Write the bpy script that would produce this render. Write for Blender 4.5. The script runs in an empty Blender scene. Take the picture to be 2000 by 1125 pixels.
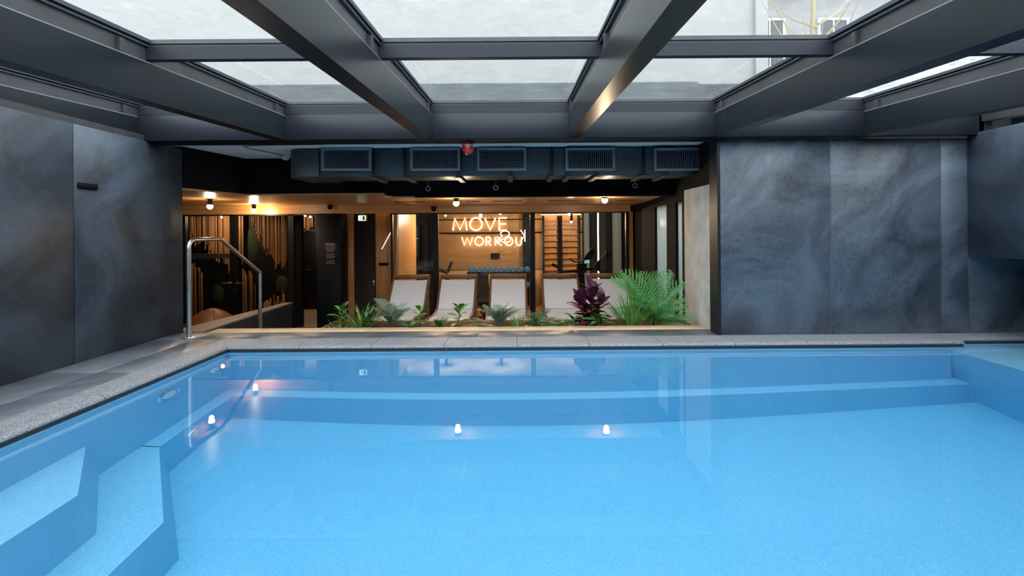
import bpy, bmesh, math, random
from mathutils import Vector, Matrix, Euler
random.seed(7)
PI = math.pi
scene = bpy.context.scene
COL = scene.collection

# ------------------------------------------------------------------ camera
# world: x right, y away from the viewer, deck top z = 0, eye 1.13 m above the deck
EYE = 1.13
FPX = 944.0
ROLL = math.radians(0.43)
cam_d = bpy.data.cameras.new('camera')
cam = bpy.data.objects.new('camera', cam_d)
COL.objects.link(cam)
cam_d.sensor_width = 36.0
cam_d.lens = 36.0 * FPX / 2000.0
cam_d.shift_x = -10.0 / 2000.0
cam_d.shift_y = -112.5 / 2000.0
cam_d.clip_start = 0.05
cam.matrix_world = (Matrix.Translation((0, 0, EYE)) @ Matrix.Rotation(PI / 2, 4, 'X')
                    @ Matrix.Rotation(-ROLL, 4, 'Z'))
scene.camera = cam

# ------------------------------------------------------------------ sky and exposure
world = bpy.data.worlds.new('overcast_sky')
scene.world = world
world.use_nodes = True
bg = world.node_tree.nodes['Background']
bg.inputs['Color'].default_value = (0.86, 0.94, 1.0, 1)
bg.inputs['Strength'].default_value = 5.0
scene.view_settings.view_transform = 'Standard'
scene.view_settings.look = 'None'
scene.view_settings.gamma = 1.0
scene.view_settings.use_curve_mapping = False
scene.view_settings.exposure = 0.3
try:
    scene.cycles.use_denoising = True
    scene.cycles.max_bounces = 14
    scene.cycles.diffuse_bounces = 5
    scene.cycles.glossy_bounces = 5
    scene.cycles.transmission_bounces = 10
    scene.cycles.transparent_max_bounces = 16
    scene.cycles.sample_clamp_indirect = 6.0
except Exception:
    pass


def P(px, py, d):
    """a point of the place seen at photo position px, py and standing d metres away"""
    u, v = px - 1010.0, 450.0 - py
    u, v = u * math.cos(ROLL) + v * math.sin(ROLL), -u * math.sin(ROLL) + v * math.cos(ROLL)
    return Vector((u * d / FPX, d, EYE + v * d / FPX))


# ------------------------------------------------------------------ materials
MATS = {}


def newmat(name):
    m = bpy.data.materials.new(name)
    m.use_nodes = True
    nt = m.node_tree
    b = nt.nodes['Principled BSDF']
    MATS[name] = m
    return m, nt, b


def plain(name, col, rough=0.5, metal=0.0, spec=0.5, var=0.0, scale=12.0, bump=0.0, coat=0.0):
    m, nt, b = newmat(name)
    b.inputs['Base Color'].default_value = (*col, 1)
    b.inputs['Roughness'].default_value = rough
    b.inputs['Metallic'].default_value = metal
    b.inputs['Specular IOR Level'].default_value = spec
    b.inputs['Coat Weight'].default_value = coat
    if var > 0 or bump > 0:
        tc = nt.nodes.new('ShaderNodeTexCoord')
        n = nt.nodes.new('ShaderNodeTexNoise')
        n.inputs['Scale'].default_value = scale
        n.inputs['Detail'].default_value = 6
        nt.links.new(tc.outputs['Object'], n.inputs['Vector'])
        if var > 0:
            r = nt.nodes.new('ShaderNodeValToRGB')
            r.color_ramp.elements[0].position = 0.3
            r.color_ramp.elements[1].position = 0.7
            r.color_ramp.elements[0].color = (*[max(0, c * (1 - var)) for c in col], 1)
            r.color_ramp.elements[1].color = (*[min(1, c * (1 + var)) for c in col], 1)
            nt.links.new(n.outputs['Fac'], r.inputs['Fac'])
            nt.links.new(r.outputs['Color'], b.inputs['Base Color'])
        if bump > 0:
            bp = nt.nodes.new('ShaderNodeBump')
            bp.inputs['Strength'].default_value = bump
            bp.inputs['Distance'].default_value = 0.01
            nt.links.new(n.outputs['Fac'], bp.inputs['Height'])
            nt.links.new(bp.outputs['Normal'], b.inputs['Normal'])
    return m


def slate(name, lo, hi, rough=0.5, swap=False):
    """dark slate with smoky slanting clouds"""
    m, nt, b = newmat(name)
    geo = nt.nodes.new('ShaderNodeNewGeometry')
    mp = nt.nodes.new('ShaderNodeMapping')
    mp.vector_type = 'TEXTURE'
    mp.inputs['Rotation'].default_value = (0, -0.55, 0.78)
    mp.inputs['Scale'].default_value = (2.0, 0.75, 0.75)
    nt.links.new(geo.outputs['Position'], mp.inputs['Vector'])
    n1 = nt.nodes.new('ShaderNodeTexNoise')
    n1.inputs['Scale'].default_value = 1.1
    n1.inputs['Detail'].default_value = 9
    n1.inputs['Roughness'].default_value = 0.62
    n1.inputs['Distortion'].default_value = 1.1
    nt.links.new(mp.outputs['Vector'], n1.inputs['Vector'])
    n2 = nt.nodes.new('ShaderNodeTexNoise')
    n2.inputs['Scale'].default_value = 26
    n2.inputs['Detail'].default_value = 8
    nt.links.new(mp.outputs['Vector'], n2.inputs['Vector'])
    mx = nt.nodes.new('ShaderNodeMath')
    mx.operation = 'MULTIPLY_ADD'
    mx.inputs[1].default_value = 0.22
    nt.links.new(n2.outputs['Fac'], mx.inputs[0])
    nt.links.new(n1.outputs['Fac'], mx.inputs[2])
    r = nt.nodes.new('ShaderNodeValToRGB')
    e = r.color_ramp.elements
    e[0].position = 0.44
    e[1].position = 0.80
    e[0].color = (*lo, 1)
    e[1].color = (*hi, 1)
    nt.links.new(mx.outputs[0], r.inputs['Fac'])
    nt.links.new(r.outputs['Color'], b.inputs['Base Color'])
    bp = nt.nodes.new('ShaderNodeBump')
    bp.inputs['Strength'].default_value = 0.05
    bp.inputs['Distance'].default_value = 0.01
    nt.links.new(mx.outputs[0], bp.inputs['Height'])
    nt.links.new(bp.outputs['Normal'], b.inputs['Normal'])
    b.inputs['Roughness'].default_value = rough
    return m


def wood(name, lo, hi, rough=0.4, axis='Z', scale=3.0, coat=0.0):
    m, nt, b = newmat(name)
    tc = nt.nodes.new('ShaderNodeTexCoord')
    mp = nt.nodes.new('ShaderNodeMapping')
    sc = {'X': (0.7, 14, 14), 'Y': (14, 0.7, 14), 'Z': (14, 14, 0.7)}[axis]
    mp.inputs['Scale'].default_value = sc
    nt.links.new(tc.outputs['Object'], mp.inputs['Vector'])
    n = nt.nodes.new('ShaderNodeTexNoise')
    n.inputs['Scale'].default_value = scale
    n.inputs['Detail'].default_value = 6
    n.inputs['Distortion'].default_value = 0.6
    nt.links.new(mp.outputs['Vector'], n.inputs['Vector'])
    r = nt.nodes.new('ShaderNodeValToRGB')
    r.color_ramp.elements[0].position = 0.3
    r.color_ramp.elements[1].position = 0.72
    r.color_ramp.elements[0].color = (*lo, 1)
    r.color_ramp.elements[1].color = (*hi, 1)
    nt.links.new(n.outputs['Fac'], r.inputs['Fac'])
    nt.links.new(r.outputs['Color'], b.inputs['Base Color'])
    b.inputs['Roughness'].default_value = rough
    b.inputs['Coat Weight'].default_value = coat
    return m


def speckle(name, lo, hi, scale=160, rough=0.6, p0=0.35, p1=0.65):
    m, nt, b = newmat(name)
    geo = nt.nodes.new('ShaderNodeNewGeometry')
    n = nt.nodes.new('ShaderNodeTexNoise')
    n.inputs['Scale'].default_value = scale
    n.inputs['Detail'].default_value = 3
    nt.links.new(geo.outputs['Position'], n.inputs['Vector'])
    r = nt.nodes.new('ShaderNodeValToRGB')
    r.color_ramp.elements[0].position = p0
    r.color_ramp.elements[1].position = p1
    r.color_ramp.elements[0].color = (*lo, 1)
    r.color_ramp.elements[1].color = (*hi, 1)
    nt.links.new(n.outputs['Fac'], r.inputs['Fac'])
    nt.links.new(r.outputs['Color'], b.inputs['Base Color'])
    b.inputs['Roughness'].default_value = rough
    return m


def emit(name, col, strength):
    m, nt, b = newmat(name)
    b.inputs['Base Color'].default_value = (*col, 1)
    b.inputs['Emission Color'].default_value = (*col, 1)
    b.inputs['Emission Strength'].default_value = strength
    return m


def glass(name, tint=(0.93, 0.96, 0.95), ior=1.5, dirt=0.0, rough=0.0, scale=9.0, dirtcol=(0.8, 0.83, 0.84)):
    """thin pane: clear with mirror reflections, optional film of dirt and drops"""
    m = bpy.data.materials.new(name)
    m.use_nodes = True
    MATS[name] = m
    nt = m.node_tree
    for n in list(nt.nodes):
        if n.type != 'OUTPUT_MATERIAL':
            nt.nodes.remove(n)
    out = [n for n in nt.nodes if n.type == 'OUTPUT_MATERIAL'][0]
    tr = nt.nodes.new('ShaderNodeBsdfTransparent')
    tr.inputs['Color'].default_value = (*tint, 1)
    gl = nt.nodes.new('ShaderNodeBsdfGlossy')
    gl.inputs['Roughness'].default_value = rough
    # Schlick reflectance of a pane, the same from both faces
    ge = nt.nodes.new('ShaderNodeNewGeometry')
    dt = nt.nodes.new('ShaderNodeVectorMath')
    dt.operation = 'DOT_PRODUCT'
    nt.links.new(ge.outputs['Normal'], dt.inputs[0])
    nt.links.new(ge.outputs['Incoming'], dt.inputs[1])

    def mth(op, a, b):
        n_ = nt.nodes.new('ShaderNodeMath')
        n_.operation = op
        for q, val in enumerate((a, b)):
            if val is None:
                continue
            if isinstance(val, float):
                n_.inputs[q].default_value = val
            else:
                nt.links.new(val, n_.inputs[q])
        return n_.outputs[0]
    ab = mth('ABSOLUTE', dt.outputs['Value'], None)
    om = mth('SUBTRACT', 1.0, ab)
    pw = mth('POWER', om, 5.0)
    f0 = ((ior - 1) / (ior + 1)) ** 2 * 1.8
    fac = mth('ADD', mth('MULTIPLY', pw, 1.0 - f0), f0)
    mx = nt.nodes.new('ShaderNodeMixShader')
    nt.links.new(fac, mx.inputs['Fac'])
    nt.links.new(tr.outputs[0], mx.inputs[1])
    nt.links.new(gl.outputs[0], mx.inputs[2])
    last = mx
    if dirt > 0:
        geo = nt.nodes.new('ShaderNodeNewGeometry')
        n = nt.nodes.new('ShaderNodeTexNoise')
        n.inputs['Scale'].default_value = scale
        n.inputs['Detail'].default_value = 9
        n.inputs['Roughness'].default_value = 0.7
        n.inputs['Distortion'].default_value = 0.8
        nt.links.new(geo.outputs['Position'], n.inputs['Vector'])
        r = nt.nodes.new('ShaderNodeMapRange')
        r.inputs['From Min'].default_value = 0.42
        r.inputs['From Max'].default_value = 0.75
        r.inputs['To Min'].default_value = dirt * 0.25
        r.inputs['To Max'].default_value = dirt
        nt.links.new(n.outputs['Fac'], r.inputs['Value'])
        tl = nt.nodes.new('ShaderNodeBsdfTranslucent')
        tl.inputs['Color'].default_value = (*dirtcol, 1)
        m2 = nt.nodes.new('ShaderNodeMixShader')
        nt.links.new(r.outputs[0], m2.inputs['Fac'])
        nt.links.new(mx.outputs[0], m2.inputs[1])
        nt.links.new(tl.outputs[0], m2.inputs[2])
        last = m2
    nt.links.new(last.outputs[0], out.inputs['Surface'])
    return m


def water_mat():
    m = bpy.data.materials.new('pool_water')
    m.use_nodes = True
    MATS['water'] = m
    nt = m.node_tree
    for n in list(nt.nodes):
        if n.type != 'OUTPUT_MATERIAL':
            nt.nodes.remove(n)
    out = [n for n in nt.nodes if n.type == 'OUTPUT_MATERIAL'][0]
    g = nt.nodes.new('ShaderNodeBsdfGlass')
    g.inputs['IOR'].default_value = 1.33
    g.inputs['Roughness'].default_value = 0.0
    geo = nt.nodes.new('ShaderNodeNewGeometry')
    n = nt.nodes.new('ShaderNodeTexNoise')
    n.inputs['Scale'].default_value = 1.3
    n.inputs['Detail'].default_value = 1
    nt.links.new(geo.outputs['Position'], n.inputs['Vector'])
    bp = nt.nodes.new('ShaderNodeBump')
    bp.inputs['Strength'].default_value = 0.05
    bp.inputs['Distance'].default_value = 0.012
    nt.links.new(n.outputs['Fac'], bp.inputs['Height'])
    nt.links.new(bp.outputs['Normal'], g.inputs['Normal'])
    va = nt.nodes.new('ShaderNodeVolumeAbsorption')
    va.inputs['Color'].default_value = (0.25, 0.86, 1.0, 1)
    va.inputs['Density'].default_value = 0.20
    nt.links.new(g.outputs[0], out.inputs['Surface'])
    nt.links.new(va.outputs[0], out.inputs['Volume'])
    return m


slate('slate', (0.016, 0.021, 0.028), (0.105, 0.130, 0.165), 0.48)
slate('slate_dark', (0.016, 0.020, 0.026), (0.060, 0.077, 0.101), 0.5)
slate('deck_stone', (0.042, 0.046, 0.054), (0.13, 0.14, 0.16), 0.40)
plain('grout', (0.30, 0.32, 0.34), 0.8)
plain('backing', (0.02, 0.022, 0.025), 0.8)
speckle('granite', (0.05, 0.052, 0.06), (0.29, 0.29, 0.305), 150, 0.55)
speckle('liner', (0.21, 0.50, 0.70), (0.30, 0.58, 0.76), 90, 0.5)
water_mat()
plain('steel_paint', (0.009, 0.012, 0.015), 0.30, 0.0, 0.36, 0.12, 2.0)
plain('girder_paint', (0.017, 0.019, 0.026), 0.5, 0.0, 0.22, 0.10, 2.5)
plain('channel_grey', (0.035, 0.034, 0.036), 0.5, 0.0, 0.5, 0.2, 6)
plain('bead_rubber', (0.03, 0.035, 0.045), 0.6)
plain('black', (0.004, 0.0045, 0.006), 0.8, 0.0, 0.15)
plain('black_satin', (0.008, 0.009, 0.012), 0.45, 0.0, 0.25)
plain('black_panel', (0.004, 0.005, 0.008), 0.6, 0.0, 0.3)
plain('louvre_dark', (0.022, 0.014, 0.010), 0.5)
plain('concrete', (0.52, 0.53, 0.52), 0.8, 0, 0.3, 0.18, 5, 0.3)
plain('concrete_light', (0.80, 0.82, 0.80), 0.8, 0, 0.3, 0.08, 5, 0.3)
plain('concrete_roof', (0.075, 0.083, 0.085), 0.85, 0, 0.3, 0.25, 4, 0.3)
plain('plaster_white', (0.192, 0.190, 0.182), 0.9, 0, 0.2, 0.04, 1.5)
plain('render_stone', (0.25, 0.24, 0.238), 0.9, 0, 0.2, 0.1, 2)
plain('dark_plaster', (0.035, 0.037, 0.042), 0.7, 0, 0.4, 0.15, 6)
plain('cap_stone', (0.30, 0.25, 0.22), 0.6, 0, 0.4, 0.12, 6)
wood('oak_edge', (0.46, 0.30, 0.17), (0.70, 0.49, 0.30), 0.5, 'X')
wood('ceiling_oak', (0.46, 0.22, 0.08), (0.64, 0.34, 0.13), 0.32, 'X', 2.0)
wood('wall_oak', (0.36, 0.165, 0.05), (0.56, 0.28, 0.09), 0.4, 'Z')
wood('gym_oak', (0.40, 0.22, 0.085), (0.52, 0.30, 0.12), 0.5, 'X', 2.0)
wood('lounger_wood', (0.13, 0.065, 0.03), (0.25, 0.13, 0.06), 0.45, 'Y')
wood('rod_wood', (0.30, 0.13, 0.045), (0.62, 0.32, 0.12), 0.5, 'Z')
wood('rod_wood_dark', (0.16, 0.06, 0.025), (0.32, 0.14, 0.06), 0.5, 'Z')
wood('floor_wood', (0.22, 0.10, 0.045), (0.36, 0.18, 0.08), 0.4, 'X')
plain('floor_beige', (0.42, 0.31, 0.21), 0.5, 0, 0.4, 0.1, 4)
plain('fabric_white', (0.74, 0.78, 0.84), 0.85, 0, 0.2, 0.03, 40)
plain('stainless', (0.62, 0.63, 0.64), 0.28, 1.0)
plain('chrome', (0.75, 0.78, 0.80), 0.15, 1.0)
plain('white_plastic', (0.78, 0.80, 0.80), 0.4)
plain('duct_grey', (0.040, 0.045, 0.050), 0.5, 0, 0.5, 0.12, 4)
plain('grille_frame', (0.17, 0.19, 0.22), 0.4)
plain('grille_bar', (0.11, 0.12, 0.14), 0.45)
plain('red', (0.55, 0.015, 0.03), 0.2, 0, 0.6)
plain('red_matte', (0.5, 0.03, 0.03), 0.5)
plain('leather', (0.20, 0.075, 0.025), 0.5, 0, 0.5, 0.2, 5, 0.2)
plain('soil', (0.10, 0.055, 0.03), 0.9, 0, 0.2, 0.4, 30, 0.6)
plain('leaf_green', (0.07, 0.22, 0.035), 0.4, 0, 0.5, 0.3, 9)
plain('leaf_bright', (0.13, 0.33, 0.05), 0.4, 0, 0.5, 0.3, 9)
plain('leaf_dark', (0.022, 0.085, 0.035), 0.35, 0, 0.5, 0.3, 9)
plain('leaf_fern', (0.035, 0.19, 0.055), 0.4, 0, 0.5, 0.3, 9)
plain('leaf_grey', (0.15, 0.24, 0.17), 0.55, 0, 0.4, 0.25, 9)
plain('leaf_yellow', (0.36, 0.46, 0.13), 0.5, 0, 0.4, 0.3, 9)
plain('leaf_purple', (0.075, 0.012, 0.040), 0.35, 0, 0.5, 0.4, 6)
plain('leaf_palm', (0.065, 0.24, 0.05), 0.4, 0, 0.5, 0.3, 5)
plain('stem', (0.20, 0.16, 0.08), 0.6)
plain('stem_green', (0.12, 0.22, 0.06), 0.5)
plain('print_grey', (0.24, 0.20, 0.20), 0.8)
plain('print_white', (0.75, 0.75, 0.75), 0.8)
plain('sign_green', (0.02, 0.22, 0.10), 0.5)
plain('blue_rubber', (0.03, 0.12, 0.30), 0.4)
plain('disc_green', (0.030, 0.042, 0.014), 0.7, 0, 0.3, 0.4, 5)
emit('neon', (1.0, 0.72, 0.45), 3.2)
emit('neon_reflection', (1.0, 0.80, 0.62), 1.2)  # glow of the built-in glass reflections, not of a lit sign
emit('lamp_glow', (1.0, 0.72, 0.42), 60.0)
emit('led_warm', (1.0, 0.55, 0.25), 14.0)
emit('exit_glow', (0.85, 1.0, 0.90), 1.5)
emit('screen_blue', (0.25, 0.55, 0.75), 0.6)
glass('roof_glass', (0.93, 0.955, 0.955), 1.45, 0.035, 0.0, 7.0)
glass('roof_glass_wet', (0.90, 0.93, 0.95), 1.45, 0.45, 0.0, 26.0)
glass('partition_glass', (0.86, 0.87, 0.86), 1.45)
def frosted():
    m = bpy.data.materials.new('frosted_glass')
    m.use_nodes = True
    MATS['frosted'] = m
    nt = m.node_tree
    b = nt.nodes['Principled BSDF']
    out = [n for n in nt.nodes if n.type == 'OUTPUT_MATERIAL'][0]
    b.inputs['Base Color'].default_value = (0.55, 0.62, 0.60, 1)
    b.inputs['Roughness'].default_value = 0.15
    tl = nt.nodes.new('ShaderNodeBsdfTranslucent')
    tl.inputs['Color'].default_value = (0.86, 0.94, 0.91, 1)
    mx = nt.nodes.new('ShaderNodeMixShader')
    mx.inputs['Fac'].default_value = 0.75
    nt.links.new(b.outputs[0], mx.inputs[1])
    nt.links.new(tl.outputs[0], mx.inputs[2])
    nt.links.new(mx.outputs[0], out.inputs['Surface'])


frosted()
glass('window_glass', (0.80, 0.88, 0.85), 1.45, 0.35, 0.0, 2.0)
M = MATS


# ------------------------------------------------------------------ mesh helpers
def link(name, me, mat=None, parent=None):
    o = bpy.data.objects.new(name, me)
    COL.objects.link(o)
    if mat is not None and me is not None and len(me.materials) == 0:
        me.materials.append(M[mat] if isinstance(mat, str) else mat)
    if parent is not None:
        o.parent = parent
    return o


def tag(o, label=None, cat=None, group=None, kind=None):
    if label:
        o['label'] = label
    if cat:
        o['category'] = cat
    if group:
        o['group'] = group
    if kind:
        o['kind'] = kind
    return o


def struct(o, label=None):
    o['kind'] = 'structure'
    if label:
        o['label'] = label
    return o


def empty(name, loc=(0, 0, 0), rz=0.0, label=None, cat=None, group=None):
    o = bpy.data.objects.new(name, None)
    o.empty_display_size = 0.1
    COL.objects.link(o)
    o.location = loc
    o.rotation_euler = (0, 0, rz)
    return tag(o, label, cat, group)


class MB:
    """collects shapes of one part"""

    def __init__(self):
        self.v = []
        self.f = []
        self.smooth = []

    def add(self, vs, fs, smooth=False):
        n = len(self.v)
        self.v += [tuple(p) for p in vs]
        self.f += [tuple(i + n for i in f) for f in fs]
        self.smooth += [smooth] * len(fs)
        return self

    def box(self, x0, x1, y0, y1, z0, z1):
        vs = [(x0, y0, z0), (x1, y0, z0), (x1, y1, z0), (x0, y1, z0),
              (x0, y0, z1), (x1, y0, z1), (x1, y1, z1), (x0, y1, z1)]
        fs = [(0, 3, 2, 1), (4, 5, 6, 7), (0, 1, 5, 4), (1, 2, 6, 5), (2, 3, 7, 6), (3, 0, 4, 7)]
        return self.add(vs, fs)

    def bbox(self, x0, x1, y0, y1, z0, z1, b=0.005):
        """box with chamfered vertical and horizontal edges"""
        bm = bmesh.new()
        bmesh.ops.create_cube(bm, size=1)
        for v in bm.verts:
            v.co = Vector(((x0 + x1) / 2 + v.co.x * (x1 - x0), (y0 + y1) / 2 + v.co.y * (y1 - y0),
                           (z0 + z1) / 2 + v.co.z * (z1 - z0)))
        bmesh.ops.bevel(bm, geom=list(bm.edges), offset=b, segments=1, affect='EDGES', profile=0.5)
        bm.verts.index_update()
        self.add([v.co[:] for v in bm.verts], [[v.index for v in f.verts] for f in bm.faces])
        bm.free()
        return self

    def prism(self, poly, z0, z1):
        """polygon in x, y (counter-clockwise) between two heights"""
        n = len(poly)
        vs = [(x, y, z0) for x, y in poly] + [(x, y, z1) for x, y in poly]
        fs = [tuple(range(n - 1, -1, -1)), tuple(range(n, 2 * n))]
        fs += [(i, (i + 1) % n, n + (i + 1) % n, n + i) for i in range(n)]
        return self.add(vs, fs)

    def hull(self, a, b):
        """two loops of equal length joined"""
        n = len(a)
        fs = [tuple(range(n - 1, -1, -1)), tuple(range(n, 2 * n))]
        fs += [(i, (i + 1) % n, n + (i + 1) % n, n + i) for i in range(n)]
        return self.add(list(a) + list(b), fs)

    def tube(self, pts, r, seg=8, closed=False, cap=True):
        pts = [Vector(p) for p in pts]
        n = len(pts)
        rs = r if isinstance(r, (list, tuple)) else [r] * n
        vs, fs = [], []
        up = None
        for i, p in enumerate(pts):
            if closed:
                t = (pts[(i + 1) % n] - pts[i - 1])
            else:
                t = (pts[min(i + 1, n - 1)] - pts[max(i - 1, 0)])
            t.normalize()
            if up is None:
                a = Vector((0, 0, 1)) if abs(t.z) < 0.9 else Vector((1, 0, 0))
                up = (a - t * a.dot(t)).normalized()
            else:
                up = (up - t * up.dot(t))
                if up.length < 1e-5:
                    up = t.orthogonal()
                up.normalize()
            s = t.cross(up)
            for k in range(seg):
                an = 2 * PI * k / seg
                vs.append(p + (up * math.cos(an) + s * math.sin(an)) * rs[i])
        m = n if closed else n - 1
        for i in range(m):
            for k in range(seg):
                a, b = i * seg + k, i * seg + (k + 1) % seg
                c, d = ((i + 1) % n) * seg + (k + 1) % seg, ((i + 1) % n) * seg + k
                fs.append((a, d, c, b))
        if cap and not closed:
            fs.append(tuple(range(seg)))
            fs.append(tuple((n - 1) * seg + k for k in range(seg - 1, -1, -1)))
        return self.add(vs, fs, True)

    def lathe(self, prof, seg=16, c=(0, 0, 0), axis='Z'):
        vs, fs = [], []
        for (r, z) in prof:
            for k in range(seg):
                a = 2 * PI * k / seg
                x, y = r * math.cos(a), r * math.sin(a)
                if axis == 'Z':
                    vs.append((c[0] + x, c[1] + y, c[2] + z))
                elif axis == 'Y':
                    vs.append((c[0] + x, c[1] + z, c[2] + y))
                else:
                    vs.append((c[0] + z, c[1] + x, c[2] + y))
        n = len(prof)
        for i in range(n - 1):
            for k in range(seg):
                fs.append((i * seg + k, i * seg + (k + 1) % seg, (i + 1) * seg + (k + 1) % seg, (i + 1) * seg + k))
        fs.append(tuple(range(seg - 1, -1, -1)))
        fs.append(tuple((n - 1) * seg + k for k in range(seg)))
        return self.add(vs, fs, True)

    def mesh(self, name):
        me = bpy.data.meshes.new(name)
        me.from_pydata(self.v, [], self.f)
        me.polygons.foreach_set('use_smooth', self.smooth)
        me.update()
        return me

    def build(self, name, mat, parent=None, fix=True):
        me = self.mesh(name)
        if fix:
            bm = bmesh.new()
            bm.from_mesh(me)
            bmesh.ops.recalc_face_normals(bm, faces=bm.faces)
            bm.to_mesh(me)
            bm.free()
        # keep cap rims crisp
        try:
            me.set_sharp_from_angle(angle=math.radians(50))
        except Exception:
            pass
        return link(name, me, mat, parent)


def box(name, x0, x1, y0, y1, z0, z1, mat, parent=None, bevel=0.0):
    mb = MB()
    if bevel > 0:
        mb.bbox(x0, x1, y0, y1, z0, z1, bevel)
    else:
        mb.box(x0, x1, y0, y1, z0, z1)
    return mb.build(name, mat, parent)


def copy_tree(o, parent=None):
    c = o.copy()
    COL.objects.link(c)
    if parent is not None:
        c.parent = parent
    for ch in list(o.children):
        copy_tree(ch, c)
    return c


# ------------------------------------------------------------------ key measures (heights above the deck)
WATER = -0.07
NEAR = -2.6                       # end wall behind the viewer
XL = -3.85                        # slate wall on the left
YF = 5.14                         # slate wall on the far right
XR = 4.79                         # bulkhead on the right
PX0, PX1 = -2.89, 5.75            # pool edges
PY0, PY1 = -1.7, 4.80
ROOMTOP = EYE + 0.957             # wall tops and girder underside
LF = EYE - 2.03                   # sunken lounge floor
GLASS_Y = 9.0
CEIL = EYE + 0.455
CEIL_L = EYE + 0.50

# ------------------------------------------------------------------ pool basin
def basin():
    D = WATER
    mb = MB()
    lipx, lipy = PX0 + 0.035, PY1 - 0.035
    ledx, ledy = lipx + 0.13, lipy - 0.15
    zl, zs1, zs2, zf = D - 0.14, D - 0.60, D - 1.18, D - 1.70
    T = -0.035
    bx, bx2 = 4.27, 4.37
    zb = D - 0.08
    # shell outside (thick walls), built as blocks
    mb.box(PX0 - 0.25, PX0, PY0 - 0.25, PY1 + 0.25, zf - 0.2, T)            # left
    mb.box(PX0 - 0.25, 4.42, PY1, PY1 + 0.25, zf - 0.2, T)                  # far
    mb.box(4.42, PX1 + 0.2, PY1 + 0.13, PY1 + 0.30, zf - 0.2, T)            # far, set back at the bench
    mb.box(PX0 - 0.25, PX1 + 0.2, PY0 - 0.25, PY0, zf - 0.2, T)             # near
    mb.box(PX1, PX1 + 0.2, PY0 - 0.25, PY1 + 0.30, zf - 0.2, T)             # right
    mb.box(PX0 - 0.25, PX1 + 0.2, PY0 - 0.25, PY1 + 0.30, zf - 0.2, zf)     # floor
    # upper wall below the lip
    mb.box(PX0 - 0.01, lipx, PY0, PY1, zf, zl)
    mb.box(PX0 - 0.01, bx, lipy, PY1 + 0.01, zf, zl)
    # safety ledge
    mb.box(PX0, ledx, 3.66, PY1, zf, zs2)
    mb.box(ledx, bx2, ledy, PY1, zf, zs2)
    # shallow bench on the right with a slanted face and a groove
    y0, y1 = PY0, PY1 + 0.14
    zg = D - 0.80
    pr = [(bx, zb), (bx + 0.012, zg + 0.008), (bx + 0.035, zg + 0.008), (bx + 0.035, zg - 0.008), (bx + 0.02, zg - 0.008),
          (bx2, zf), (PX1 + 0.05, zf), (PX1 + 0.05, zb)]
    mb.hull([(x, y0, z) for x, z in pr], [(x, y1, z) for x, z in pr])
    # steps in the left corner, with slanting far ends
    s1t = [(lipx - 0.01, PY0), (-2.42, PY0), (-2.42, 2.65), (lipx - 0.01, 3.20)]
    s1b = [(lipx - 0.01, PY0), (-2.415, PY0), (-2.415, 2.76), (lipx - 0.01, 3.30)]
    mb.hull([(x, y, zs2 - 0.01) for x, y in s1b], [(x, y, zs1) for x, y in s1t])
    s2t = [(lipx, PY0), (-2.12, PY0), (-2.12, 2.88), (ledx - 0.005, 3.67), (lipx, 3.67)]
    s2b = [(lipx, PY0), (-2.11, PY0), (-2.11, 3.00), (ledx - 0.005, 3.77), (lipx, 3.77)]
    mb.hull([(x, y, zf - 0.01) for x, y in s2b], [(x, y, zs2) for x, y in s2t])
    o = mb.build('pool_basin', 'liner')
    struct(o, 'light blue pool basin with corner steps, a ledge and a shallow bench')
    # wall fittings
    def ring(name, y, z, r, label, x):
        t = empty(name, (x, y, z), 0, label, 'pool fitting', 'fittings in the left pool wall')
        MB().lathe([(r * 0.72, 0.0), (r, 0.0), (r, 0.012), (r * 0.85, 0.02), (r * 0.72, 0.012)], 20, axis='X').build('ring', 'white_plastic', t)
        MB().lathe([(r * 0.70, -0.004), (r * 0.70, 0.006), (r * 0.3, 0.012), (r * 0.28, 0.03), (0.001, 0.03)], 18, axis='X').build('nozzle', 'chrome', t)
        return t
    ring('water_inlet', 4.53, D - 0.36, 0.055, 'small round white inlet high on the left pool wall near the far corner', lipx)
    ring('water_inlet', 4.03, D - 1.36, 0.055, 'small round white inlet low on the left pool wall below the ledge', ledx)
    t = empty('underwater_lamp', (lipx, 3.93, D - 0.40), 0, 'large round chrome underwater lamp in the left pool wall', 'lamp')
    MB().lathe([(0.10, 0.0), (0.135, 0.0), (0.135, 0.014), (0.115, 0.028), (0.10, 0.020)], 24, axis='X').build('trim_ring', 'chrome', t)
    MB().lathe([(0.10, -0.002), (0.10, 0.012), (0.07, 0.022), (0.04, 0.027), (0.001, 0.028)], 24, axis='X').build('lens', 'white_plastic', t)
    for k in range(4):
        a = PI / 4 + k * PI / 2
        MB().lathe([(0.009, 0.02), (0.009, 0.030), (0.001, 0.032)], 8, (0, 0.118 * math.cos(a), 0.118 * math.sin(a)), 'X').build('screw', 'stainless', t)
    # the water
    w = MB().box(PX0 - 0.03, PX1 + 0.03, PY0 - 0.03, PY1 + 0.16, zf - 0.05, WATER).build('pool_water', 'water')
    tag(w, 'clear still blue water filling the swimming pool', 'water', None, 'stuff')


basin()

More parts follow.
